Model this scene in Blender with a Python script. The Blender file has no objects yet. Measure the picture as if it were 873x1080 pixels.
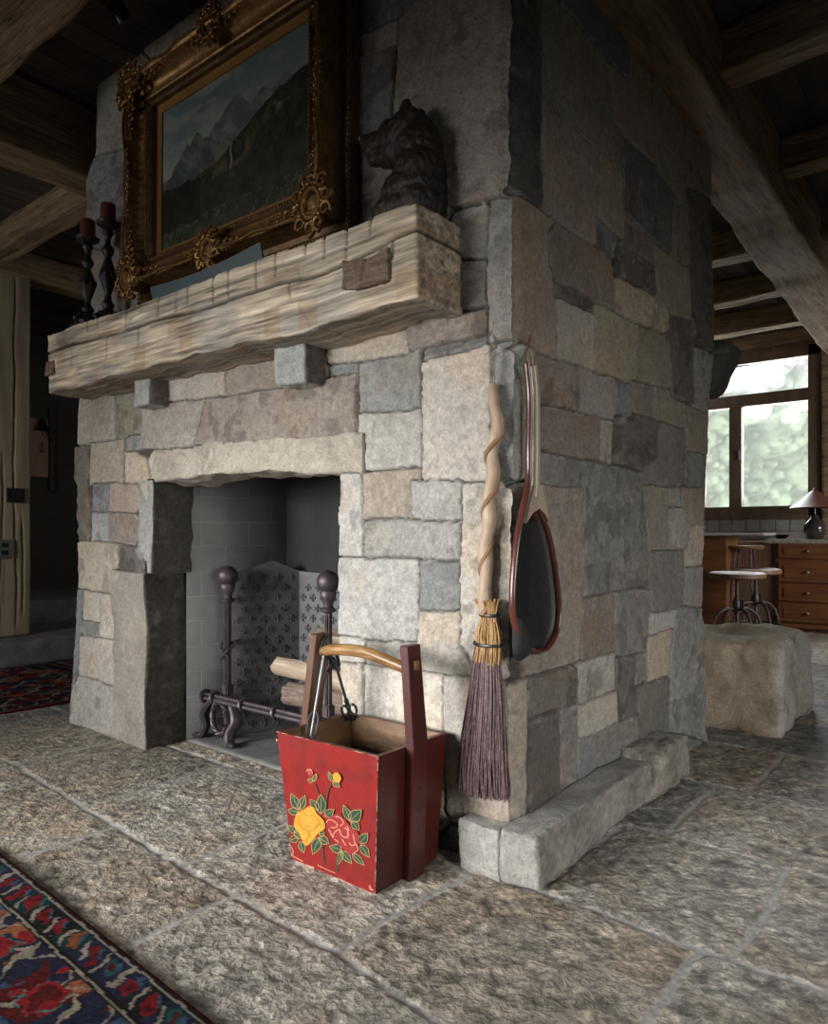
import bpy, bmesh, math, random
import numpy as np
from mathutils import Vector, Matrix
PI = math.pi
sc = bpy.context.scene
COL = sc.collection
random.seed(7)

# ---------------------------------------------------------------- camera
F_PX, CXP, HZ = 760.0, 436.5, 563.0            # focal length and horizon row in photo pixels (873 x 1080)
CAM = np.array([1.117, -1.842, 1.0])
YAW = math.radians(38.9)
FW = np.array([-math.sin(YAW), math.cos(YAW), 0.0])
RT = np.array([math.cos(YAW), math.sin(YAW), 0.0])
cam_d = bpy.data.cameras.new('camera')
cam = bpy.data.objects.new('camera', cam_d)
COL.objects.link(cam)
cam.location = CAM
cam.rotation_euler = (PI/2, 0, YAW)
cam_d.sensor_fit = 'VERTICAL'
cam_d.sensor_height = 24.0
cam_d.lens = F_PX/1080*24.0
cam_d.shift_y = (HZ-540.0)/1080.0
cam_d.clip_start = 0.02
sc.camera = cam

def ray(px, py):
    return FW + RT*((px-CXP)/F_PX) + np.array([0, 0, 1.0])*((HZ-py)/F_PX)
def U(px, py, axis, val):
    """where the sight line of a photo pixel meets the wall / floor plane axis = val"""
    d = ray(px, py); i = 'xyz'.index(axis)
    return CAM + d*((val-CAM[i])/d[i])

# ---------------------------------------------------------------- noise
_rs = np.random.RandomState(11)
_perm = _rs.permutation(256).astype(np.int64); _perm = np.concatenate([_perm, _perm, _perm])
_vals = _rs.rand(256)*2-1
def vnoise(p, seed=0):
    p = np.asarray(p, float)
    if p.shape[1] == 2: p = np.column_stack([p, np.full(len(p), 0.37)])
    p = p + np.array([13.1, 7.7, 3.3])*(seed+1)
    i = np.floor(p).astype(np.int64); f = p-i; f = f*f*f*(f*(f*6-15)+10); i &= 255
    r = 0
    for dx in (0, 1):
        wx = f[:, 0] if dx else 1-f[:, 0]
        a = _perm[(i[:, 0]+dx) & 255]
        for dy in (0, 1):
            wy = f[:, 1] if dy else 1-f[:, 1]
            b = _perm[(a+i[:, 1]+dy) & 255]
            for dz in (0, 1):
                wz = f[:, 2] if dz else 1-f[:, 2]
                r = r + wx*wy*wz*_vals[_perm[(b+i[:, 2]+dz) & 255]]
    return r
def fbm(p, o=4, seed=0, gain=.5):
    p = np.asarray(p, float); s = 0; a = 1.0; t = 0
    for k in range(o):
        s = s + a*vnoise(p*(2.03**k), seed+k*3); t += a; a *= gain
    return s/t
def ridged(p, o=4, seed=0):
    p = np.asarray(p, float); s = 0; a = 1.0; t = 0
    for k in range(o):
        s = s + a*(1-2*np.abs(vnoise(p*(2.03**k), seed+k*3))); t += a; a *= .55
    return s/t
def sstep(a, b, x):
    t = np.clip((x-a)/(b-a), 0, 1); return t*t*(3-2*t)

# ---------------------------------------------------------------- mesh helpers
def link(name, me, mats=None, parent=None):
    o = bpy.data.objects.new(name, me); COL.objects.link(o)
    for m in (mats if isinstance(mats, (list, tuple)) else [mats] if mats else []): me.materials.append(m)
    if parent: o.parent = parent
    return o
def fast_mesh(name, V, Q, col=None, smooth=True, uv=None):
    V = np.asarray(V, np.float32); Q = np.asarray(Q, np.int32)
    me = bpy.data.meshes.new(name)
    me.vertices.add(len(V)); me.vertices.foreach_set('co', V.ravel())
    me.loops.add(Q.size); me.loops.foreach_set('vertex_index', Q.ravel())
    me.polygons.add(len(Q))
    me.polygons.foreach_set('loop_start', np.arange(0, Q.size, Q.shape[1], dtype=np.int32))
    me.polygons.foreach_set('loop_total', np.full(len(Q), Q.shape[1], np.int32))
    me.polygons.foreach_set('use_smooth', np.full(len(Q), smooth, bool))
    if col is not None:
        a = me.color_attributes.new('Col', 'FLOAT_COLOR', 'POINT')
        c = np.ones((len(V), 4), np.float32); c[:, :np.shape(col)[1]] = col
        a.data.foreach_set('color', c.ravel())
    if uv is not None:
        l = me.uv_layers.new(name='UVMap'); l.data.foreach_set('uv', np.asarray(uv, np.float32)[Q.ravel()].ravel())
    me.update(calc_edges=True); me.validate()
    return me
def grid_quads(nu, nv, keep=None, flip=False):
    i = np.arange(nu*nv).reshape(nu, nv)
    q = np.stack([i[:-1, :-1], i[1:, :-1], i[1:, 1:], i[:-1, 1:]], -1).reshape(-1, 4)
    if keep is not None:
        k = keep.reshape(nu, nv); kk = (k[:-1, :-1] & k[1:, :-1] & k[1:, 1:] & k[:-1, 1:]).ravel(); q = q[kk]
    return q[:, ::-1] if flip else q

def rough_box(name, lo, hi, res, mat, parent=None, rad=.01, amp=.004, freq=12, seed=0, extra=None, colfn=None, xf=None, loc=None, rz=0, ry=0):
    """a hewn block: box lo..hi (local), rounded arrises, surface broken by noise; origin at its base centre"""
    lo = np.array(lo, float); hi = np.array(hi, float); ctr = (lo+hi)/2; h = (hi-lo)/2
    res = np.array(res if hasattr(res, '__len__') else (res,)*3, float)
    n = np.maximum(2, np.ceil(2*h/res).astype(int))
    VV = []; QQ = []; base = 0
    for ax in range(3):
        a, b = [k for k in range(3) if k != ax]
        ta = np.linspace(-h[a], h[a], n[a]+1); tb = np.linspace(-h[b], h[b], n[b]+1)
        A, B = np.meshgrid(ta, tb, indexing='ij')
        for s in (-1, 1):
            P = np.zeros((A.size, 3)); P[:, a] = A.ravel(); P[:, b] = B.ravel(); P[:, ax] = s*h[ax]
            fl = (s > 0) == (ax == 1)
            VV.append(P); QQ.append(grid_quads(len(ta), len(tb), flip=fl)+base); base += len(P)
    V = np.vstack(VV); Q = np.vstack(QQ)
    _, first, inv = np.unique(np.round(V, 5), axis=0, return_index=True, return_inverse=True)
    inv = inv.reshape(-1); V = V[first]; Q = inv[Q]
    r = min(rad, h.min()*.9)
    inner = np.clip(V, -(h-r), h-r); d = V-inner; L = np.linalg.norm(d, axis=1, keepdims=True)
    N = d/np.maximum(L, 1e-9); P = inner+N*r
    w = P+ctr
    if amp: 
        P = P + N*(fbm(w*freq, 4, seed)*amp)[:, None] + np.stack([vnoise(w*freq*.25, seed+k) for k in (20, 30, 40)], 1)*amp*1.2
    W = P+ctr
    if extra is not None: W = extra(W, N, w)
    col = colfn(w, N) if colfn is not None else None
    org = np.array([ctr[0], ctr[1], lo[2]]) if loc is None else np.array(loc, float)
    me = fast_mesh(name, W-org, Q, col)
    o = link(name, me, mat, parent); o.location = org; o.rotation_euler = (0, ry, rz)
    return o

class MB:
    def __init__(s): s.v = []; s.f = []; s.mi = []; s.m = 0
    def add(s, vs, fs):
        b = len(s.v); s.v += [tuple(map(float, v)) for v in vs]
        for f in fs: s.f.append(tuple(b+i for i in f)); s.mi.append(s.m)
        return s
    def box(s, c, size, rot=None, bev=0.0, taper=1.0, seg=2):
        bm = bmesh.new(); bmesh.ops.create_cube(bm, size=1)
        for v in bm.verts:
            k = taper if v.co.z > 0 else 1
            v.co = Vector((v.co.x*size[0]*k, v.co.y*size[1]*k, v.co.z*size[2]))
        if bev: bmesh.ops.bevel(bm, geom=list(bm.edges), offset=bev, segments=seg, affect='EDGES', clamp_overlap=True)
        M = Matrix.Translation(Vector(c)) @ (rot if rot is not None else Matrix.Identity(4))
        bm.verts.index_update()
        s.add([M @ v.co for v in bm.verts], [[v.index for v in f.verts] for f in bm.faces]); bm.free(); return s
    def hexa(s, b4, t4):
        return s.add(list(b4)+list(t4), [(3, 2, 1, 0), (4, 5, 6, 7), (0, 1, 5, 4), (1, 2, 6, 5), (2, 3, 7, 6), (3, 0, 4, 7)])
    def tube(s, pts, r, n=10, cap=True, closed=False, flat=None, up=None):
        pts = [Vector(p) for p in pts]; m = len(pts)
        rr = r if hasattr(r, '__len__') else [r]*m
        vs = []; fs = []; pu = None
        for i, p in enumerate(pts):
            a = pts[(i-1) % m] if (closed or i) else pts[0]
            b = pts[(i+1) % m] if (closed or i < m-1) else pts[-1]
            t = (b-a).normalized() if (b-a).length > 1e-9 else Vector((0, 0, 1))
            if up is not None: u = Vector(up); u = (u-t*u.dot(t)).normalized()
            elif pu is None:
                u = Vector((0, 0, 1)) if abs(t.z) < .9 else Vector((1, 0, 0)); u = (u-t*u.dot(t)).normalized()
            else:
                u = pu-t*pu.dot(t); u = u.normalized() if u.length > 1e-6 else t.orthogonal().normalized()
            pu = u; w = t.cross(u)
            fx, fy = flat if flat else (1, 1)
            for k in range(n):
                an = 2*PI*k/n
                vs.append(p+u*(math.cos(an)*rr[i]*fx)+w*(math.sin(an)*rr[i]*fy))
        for i in range(m if closed else m-1):
            j = (i+1) % m
            for k in range(n):
                fs.append((i*n+k, i*n+(k+1) % n, j*n+(k+1) % n, j*n+k))
        if cap and not closed:
            fs.append(tuple(reversed(range(n)))); fs.append(tuple((m-1)*n+k for k in range(n)))
        return s.add(vs, fs)
    def lathe(s, prof, c=(0, 0, 0), n=24, M=None):
        vs = []; fs = []; c = Vector(c)
        for (r, z) in prof:
            for k in range(n):
                a = 2*PI*k/n; v = Vector((r*math.cos(a), r*math.sin(a), z))
                vs.append((M @ v if M is not None else v)+c)
        for i in range(len(prof)-1):
            for k in range(n):
                fs.append((i*n+k, i*n+(k+1) % n, (i+1)*n+(k+1) % n, (i+1)*n+k))
        if prof[0][0] > 1e-6: fs.append(tuple(reversed(range(n))))
        if prof[-1][0] > 1e-6: fs.append(tuple((len(prof)-1)*n+k for k in range(n)))
        return s.add(vs, fs)
    def ball(s, c, r, n=16, sc_=(1, 1, 1), M=None):
        vs = []; fs = []; m = max(4, n//2); c = Vector(c)
        for i in range(m+1):
            t = PI*i/m
            for k in range(n):
                a = 2*PI*k/n
                v = Vector((r*sc_[0]*math.sin(t)*math.cos(a), r*sc_[1]*math.sin(t)*math.sin(a), r*sc_[2]*math.cos(t)))
                vs.append((M @ v if M is not None else v)+c)
        for i in range(m):
            for k in range(n): fs.append((i*n+k, (i+1)*n+k, (i+1)*n+(k+1) % n, i*n+(k+1) % n))
        return s.add(vs, fs)
    def build(s, name, mats, parent=None, org=None, angle=40, smooth=True):
        """org: world/parent-space origin of the object (vertices are given in the parent's space)"""
        me = bpy.data.meshes.new(name)
        o_ = Vector(org) if org is not None else Vector((0, 0, 0))
        me.from_pydata([Vector(v)-o_ for v in s.v], [], s.f)
        bm = bmesh.new(); bm.from_mesh(me); bmesh.ops.remove_doubles(bm, verts=bm.verts, dist=1e-6)
        bm.to_mesh(me) if False else None; bm.free()
        for p, i in zip(me.polygons, s.mi): p.material_index = i; p.use_smooth = smooth
        me.validate(); me.update()
        if smooth: me.set_sharp_from_angle(angle=math.radians(angle))
        o = link(name, me, mats, parent); o.location = o_
        return o
def bez(P, n=24):
    """smooth curve through points (Catmull-Rom)"""
    P = [Vector(p) for p in P]; P = [P[0]*2-P[1]]+P+[P[-1]*2-P[-2]]; out = []
    for i in range(1, len(P)-2):
        for k in range(n):
            t = k/n; a, b, c, d = P[i-1:i+3]
            out.append(.5*((2*b)+(-a+c)*t+(2*a-5*b+4*c-d)*t*t+(-a+3*b-3*c+d)*t*t*t))
    out.append(P[-2]); return out

def tag(o, label=None, cat=None, group=None, kind=None):
    if label: o['label'] = label
    if cat: o['category'] = cat
    if group: o['group'] = group
    if kind: o['kind'] = kind
    return o
def thing(name, label, cat, loc=(0, 0, 0), rz=0, group=None, ry=0):
    o = bpy.data.objects.new(name, None); COL.objects.link(o); o.empty_display_size = .05
    o.location = loc; o.rotation_euler = (0, ry, rz); return tag(o, label, cat, group)
def struct(o): o['kind'] = 'structure'; return o
def copy_thing(root, label=None, group=None):
    kids = [c for c in bpy.data.objects if c.parent == root]
    r = root.copy(); COL.objects.link(r)
    if label: r['label'] = label
    if group: r['group'] = group
    for c in kids:
        d = c.copy(); COL.objects.link(d); d.parent = r
        for g in [g for g in bpy.data.objects if g.parent == c]:
            e = g.copy(); COL.objects.link(e); e.parent = d
    return r

# ---------------------------------------------------------------- materials
def mat(name, c1, c2=None, scale=6, stretch=(1, 1, 1), rough=.6, rough2=None, metal=0, bump=0, bscale=40, bstretch=None, spec=.5,
        attr=False, vary=.25, detail=8, c3=None, emit=0, alpha=1, lo=.35, hi=.65, bump2=0, b2scale=8):
    m = bpy.data.materials.new(name); m.use_nodes = True; nt = m.node_tree; N = nt.nodes; L = nt.links
    b = N['Principled BSDF']
    tc = N.new('ShaderNodeTexCoord')
    def mp(st):
        k = N.new('ShaderNodeMapping'); k.inputs['Scale'].default_value = st; L.new(tc.outputs['Object'], k.inputs[0]); return k.outputs[0]
    vec = mp(stretch)
    def noise(v, s, d=8, r=.6):
        n = N.new('ShaderNodeTexNoise'); n.inputs['Scale'].default_value = s; n.inputs['Detail'].default_value = d
        n.inputs['Roughness'].default_value = r; L.new(v, n.inputs['Vector']); return n.outputs['Fac']
    def rng(x, a, b_, c, d):
        k = N.new('ShaderNodeMapRange'); k.inputs[1].default_value = a; k.inputs[2].default_value = b_
        k.inputs[3].default_value = c; k.inputs[4].default_value = d; L.new(x, k.inputs[0]); return k.outputs[0]
    def mix(f, A, B, mode='MIX'):
        k = N.new('ShaderNodeMix'); k.data_type = 'RGBA'; k.blend_type = mode
        if isinstance(f, float): k.inputs[0].default_value = f
        else: L.new(f, k.inputs[0])
        for s_, x in ((6, A), (7, B)):
            if isinstance(x, tuple): k.inputs[s_].default_value = (*x, 1)
            else: L.new(x, k.inputs[s_])
        return k.outputs[2]
    nz = noise(vec, scale, detail)
    if attr:
        a = N.new('ShaderNodeAttribute'); a.attribute_name = 'Col'; col = a.outputs['Color']
        col = mix(1.0, col, mix(rng(nz, .3, .7, 0, 1), (1-vary,)*3, (1+vary, 1+vary*.95, 1+vary*.85)), 'MULTIPLY')
        if c2: col = mix(rng(noise(vec, scale*3.1, 6), .55, .75, 0, .6), col, c2)
    else:
        col = mix(rng(nz, lo, hi, 0, 1), c1, c2 or c1)
        if c3: col = mix(rng(noise(vec, scale*2.7, 6), .5, .72, 0, .8), col, c3)
    if isinstance(col, tuple): b.inputs['Base Color'].default_value = (*col, 1)
    else: L.new(col, b.inputs['Base Color'])
    if rough2 is not None: L.new(rng(nz, .35, .65, rough, rough2), b.inputs['Roughness'])
    else: b.inputs['Roughness'].default_value = rough
    b.inputs['Metallic'].default_value = metal
    b.inputs['Specular IOR Level'].default_value = spec
    b.inputs['Alpha'].default_value = alpha
    if emit:
        L.new(col, b.inputs['Emission Color']); b.inputs['Emission Strength'].default_value = emit
    if bump:
        bv = mp(bstretch or stretch)
        k = N.new('ShaderNodeBump'); k.inputs['Strength'].default_value = 1; k.inputs['Distance'].default_value = bump
        if attr: L.new(a.outputs['Alpha'], k.inputs['Strength'])
        L.new(noise(bv, bscale, 8, .65), k.inputs['Height']); nrm = k.outputs[0]
        if bump2:
            k2 = N.new('ShaderNodeBump'); k2.inputs['Distance'].default_value = bump2; L.new(noise(bv, b2scale, 4, .5), k2.inputs['Height'])
            if attr: L.new(a.outputs['Alpha'], k2.inputs['Strength'])
            L.new(nrm, k2.inputs['Normal']); nrm = k2.outputs[0]
        L.new(nrm, b.inputs['Normal'])
    return m
M = {}
M['stone'] = mat('fieldstone', None, attr=True, scale=110, vary=.25, rough=.78, rough2=.9, bump=.010, bscale=95, spec=.3, bump2=.003, b2scale=20)
M['floorstone'] = mat('flagstone', None, attr=True, scale=60, vary=.45, rough=.4, rough2=.6, bump=.012, bscale=150, spec=.5, bump2=.018, b2scale=60)
M['block'] = mat('hewn_stone', (.30, .28, .25), (.17, .16, .15), scale=7, rough=.85, bump=.008, bscale=45, spec=.3, c3=(.40, .38, .34), bump2=.008, b2scale=12)
M['darkblock'] = mat('dark_hewn_stone', (.15, .14, .125), (.07, .065, .06), scale=9, rough=.85, bump=.012, bscale=40, spec=.3, c3=(.26, .23, .2), bump2=.01, b2scale=14)
M['paleblock'] = mat('pale_lintel_stone', (.46, .42, .35), (.33, .29, .24), scale=5, rough=.85, bump=.006, bscale=50, spec=.3, c3=(.52, .5, .45), bump2=.006, b2scale=14)
M['greyblock'] = mat('grey_corbel_stone', (.36, .36, .345), (.24, .24, .235), scale=9, rough=.8, bump=.010, bscale=70, spec=.3, c3=(.42, .41, .39), bump2=.006, b2scale=18)
M['mantel'] = mat('weathered_oak', (.43, .35, .26), (.25, .21, .17), scale=1.0, stretch=(3.2, 14, 26), rough=.75, bump=.006, bscale=3.2, bstretch=(4, 30, 60), spec=.3, c3=(.34, .34, .33), bump2=.004, b2scale=8)
M['beam'] = mat('old_timber', (.40, .29, .185), (.20, .14, .09), scale=1.2, stretch=(1.5, 14, 14), rough=.85, bump=.02, bscale=3, bstretch=(1.6, 26, 26), spec=.15, c3=(.035, .024, .016), bump2=.012, b2scale=.9)
M['post'] = mat('grey_timber', (.36, .295, .21), (.20, .16, .115), scale=1.5, stretch=(9, 9, .8), rough=.8, bump=.004, bscale=3, bstretch=(12, 12, 1.0), spec=.2)
M['plank'] = mat('ceiling_planks', (.095, .08, .066), (.06, .05, .043), scale=2, stretch=(10, 1, 1), rough=.85, bump=.002, bscale=6, spec=.2)
M['iron'] = mat('wrought_iron', (.13, .105, .11), (.07, .06, .065), scale=20, rough=.45, rough2=.6, metal=.75, bump=.001, bscale=120)
M['castiron'] = mat('cast_iron', (.15, .155, .16), (.09, .092, .096), scale=8, rough=.42, rough2=.6, metal=.35, bump=.0012, bscale=90)
M['darkiron'] = mat('dark_iron', (.05, .052, .055), (.03, .03, .032), scale=12, rough=.4, metal=.7)
M['ash'] = mat('ashy_hearth', (.22, .215, .21), (.12, .12, .12), scale=6, rough=.9, bump=.004, bscale=40, spec=.2)
# ---------------------------------------------------------------- stonework layout: outlines of the stones traced on each face
PAL = dict(P=(.44, .42, .39), W=(.50, .475, .43), T=(.40, .36, .31), B=(.27, .235, .21), G=(.33, .33, .32), D=(.15, .14, .13), S=(.205, .21, .208),
           O=(.31, .285, .235), K=(.10, .095, .09), R=(.35, .29, .25), M=(.25, .235, .22))
FRONT = '''
W 0 2 448,382 520,363 520,505 448,505
G 2 1 522,362 541,357 541,505 522,506
G 0 1 380,382 447,370 447,430 380,436
P 0 1 380,438 447,431 447,491 380,494
T 0 1 386,498 447,493 447,506 437,507 437,546 386,545
P 0 2 438,507 487,507 488,549 440,546
P 1 1 362,498 385,498 385,586 357,585
P 2 1 387,547 488,550 487,590 386,586
P 0 2 360,588 443,590 442,677 357,668
S 0 1 443,590 486,593 486,644 443,642
P 1 2 494,512 541,508 541,718 510,712 498,696 488,680 488,605 491,530
P 0 1 443,643 486,645 487,680 498,698 498,712 443,705
P 0 1 353,671 388,675 387,700 353,697
P 0 1 389,676 442,680 442,705 389,702
P 0 1 353,699 384,702 384,765 353,760
W 0 1 385,703 470,711 470,780 385,768
P 0 2 471,711 541,722 541,880 471,855
T 0 1 353,766 470,784 470,880 353,850
S 1 1 353,852 520,884 520,990 353,940
T 0 1 345,363 428,346 433,372 345,385
S 0 0 349,387 379,382 379,393 349,398
B 2 1 434,340 487,332 516,326 516,352 450,367 436,368
S 1 0 450,369 516,353 516,362 450,381
G 1 2 518,213 541,205 541,355 520,362 515,260
G 0 0 480,222 517,217 514,272 488,276
M 2 1 440,278 514,274 516,324 440,336
M 1 2 422,22 452,-10 452,-90 543,-90 541,203 510,212 480,222 440,262 400,270 418,230 418,120
B 0 0 378,38 421,21 421,47 375,62
D 2 1 340,75 421,48 417,125 417,240 330,260
S 1 0 340,-40 450,-14 422,20 378,36 340,50
B 1 1 230,-90 340,-90 338,70 230,130
O 0 1 165,20 228,-40 228,130 165,150
G 0 1 101,110 163,70 163,150 135,152 101,165
G 2 2 92,178 105,166 163,152 163,262 92,262
M 0 1 92,264 163,264 230,240 230,330 92,350
T 0 1 165,152 228,132 228,238 165,260
M 0 1 230,132 330,80 328,260 230,330
T 0 1 82,411 121,408 124,463 81,469
O 1 0 125,412 152,406 152,458 126,462
T 0 2 153,430 218,421 206,471 152,473
G 1 0 136,459 151,459 152,474 136,475
T 0 1 181,395 239,386 239,416 181,424
B 0 1 240,386 345,366 348,400 297,407 240,417
B 1 2 219,420 297,409 349,399 379,393 379,459 290,464 207,470
D 3 2 81,471 97,472 95,515 99,568 79,570
T 0 1 98,467 133,464 132,508 97,510
T 0 1 135,477 163,475 161,508 134,509
S 2 0 99,511 117,512 115,540 98,538
R 0 1 117,511 146,510 145,540 117,539
G 1 0 99,540 116,541 117,571 98,570
B 0 1 118,541 145,542 145,574 118,572
T 1 1 80,571 129,574 125,627 78,619
D 3 2 130,575 146,576 141,602 128,604
S 1 1 81,623 90,623 86,690 84,712 66,760 66,712
W 0 1 90,623 109,625 107,655 89,652
W 0 2 110,626 128,630 124,675 108,671
S 0 0 89,654 107,657 106,671 89,669
P 0 1 88,670 123,676 122,724 87,711
G 1 1 84,712 122,726 122,800 66,780 73,740
P 0 1 146,476 380,462 380,496 163,508
'''
SIDE = '''
K 3 2 541,-90 566,-90 566,110 568,222 541,204
O 0 1 566,-20 585,0 634,62 638,110 646,170 567,107
S 0 1 585,0 637,-5 661,31 659,82 636,60
M 0 0 566,-90 640,-90 640,-8 586,-1 566,-21
O 0 0 662,34 685,77 686,118 661,83
M 0 0 640,-90 700,-90 690,60 662,20
B 0 1 637,63 687,120 688,172 648,130
B 0 1 567,110 628,162 625,259 568,225
O 0 1 629,164 655,187 656,250 628,228
M 0 0 644,132 655,140 655,186 646,172
M 0 1 686,80 716,122 718,170 690,136
O 0 1 691,138 716,172 717,210 692,176
O 0 0 718,30 752,60 752,164 718,122
M 1 0 718,124 752,166 752,210 719,180
D 2 1 656,146 691,180 707,208 705,267 657,224
S 1 0 627,232 650,255 655,290 626,262
B 0 1 568,228 585,236 643,274 645,326 583,297 570,290
B 0 1 541,206 582,232 583,378 541,362
T 0 2 584,315 623,332 624,390 585,379
D 2 0 583,298 603,305 622,320 622,331 603,322 583,313
O 0 1 624,322 670,344 667,400 625,391
T 1 2 646,293 677,309 700,329 696,351 670,340 644,327
D 3 1 643,253 657,260 689,281 689,311 643,290
O 0 1 690,262 724,284 726,336 701,328 690,311
M 1 0 657,228 688,258 688,280 657,262
O 1 0 707,208 722,230 722,282 707,268
D 3 2 724,212 752,212 750,300 748,372 727,364
O 0 1 671,344 699,355 703,404 690,405 668,398
D 2 1 702,335 726,340 728,428 706,420
G 3 2 543,358 557,366 557,508 541,506
B 1 1 558,370 606,389 606,432 558,424
B 0 1 607,390 645,404 645,443 607,433
S 2 1 647,405 664,411 662,441 647,437
M 0 1 665,402 689,410 685,440 665,430
O 0 1 690,408 728,430 745,440 745,480 724,475 724,451 687,441
G 2 1 728,366 748,374 748,438 729,430
B 0 1 558,427 629,440 629,485 558,470
G 1 0 631,442 645,444 642,489 630,483
D 5 4 645,440 683,443 688,480 669,497 644,488
M 0 1 689,445 719,453 718,513 675,510 672,498 689,482
M 1 1 720,477 748,481 748,513 720,513
M 0 0 558,473 607,487 607,513 558,508
K 2 1 543,508 557,512 556,640 548,716 541,718
S 2 2 611,488 666,496 676,515 681,618 613,630
B 0 2 558,512 607,515 611,560 612,632 609,698 549,716 556,640
B 0 1 613,632 644,626 646,687 611,698
M 1 1 645,625 686,620 682,650 680,690 647,692
O 0 1 676,513 703,515 702,578 681,580
G 0 0 704,515 717,515 717,534 704,534
T 0 1 718,515 748,516 744,553 724,553 718,535
P 0 1 702,536 725,536 726,578 702,579
P 1 1 727,555 748,555 744,595 719,599 718,581
M 0 1 683,582 716,581 716,639 687,646 682,620
P 0 2 718,600 743,597 741,641 717,638
P 0 1 682,650 710,642 709,661 682,670
T 0 1 682,672 708,663 701,711 681,720
G 3 2 711,640 746,641 746,800 718,778 702,768 703,712
D 2 1 556,715 604,701 606,740 556,758
G 1 1 606,699 646,688 645,727 608,742
D 2 0 647,692 668,690 669,753 648,758
S 0 0 669,688 680,687 680,718 670,722
S 0 1 671,724 701,712 701,768 672,779
T 0 1 609,743 646,729 647,760 609,779
T 0 1 541,720 554,716 552,900 541,900
D 2 1 556,760 587,750 592,880 553,900
M 1 0 588,750 608,743 609,865 593,875
S 0 -1 609,781 624,775 625,850 609,860
M 0 1 626,774 670,756 672,782 740,770 740,850 640,870
'''
def parse(txt, axis, val):
    out = []
    for ln in txt.strip().split('\n'):
        t = ln.split(); pts = []
        for q in t[3:]:
            a, b = q.split(','); p = U(float(a), float(b), axis, val)
            pts.append((p[0] if axis == 'y' else p[1], p[2]))
        out.append((PAL[t[0]], int(t[1]), float(t[2]), np.array(pts)))
    return out
def blocks(u0, u1, z0, z1, seed, h=.32, w=.5):
    """coursed stones for faces the photograph does not show"""
    r = random.Random(seed); z = z0; out = []; keys = list('PTBGOMMS')
    while z < z1:
        hh = h*r.uniform(.6, 1.2); u = u0-r.uniform(0, .3)
        while u < u1:
            ww = w*r.uniform(.5, 1.2); j = lambda: r.uniform(-.012, .012)
            out.append((PAL[r.choice(keys)], r.choice((0, 0, 1, 2)), r.choice((0, 1, 2)),
                        np.array([(u+j(), z+j()), (u+ww+j(), z+j()), (u+ww+j(), z+hh+j()), (u+j(), z+hh+j())])))
            u += ww
        z += hh
    return out
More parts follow.
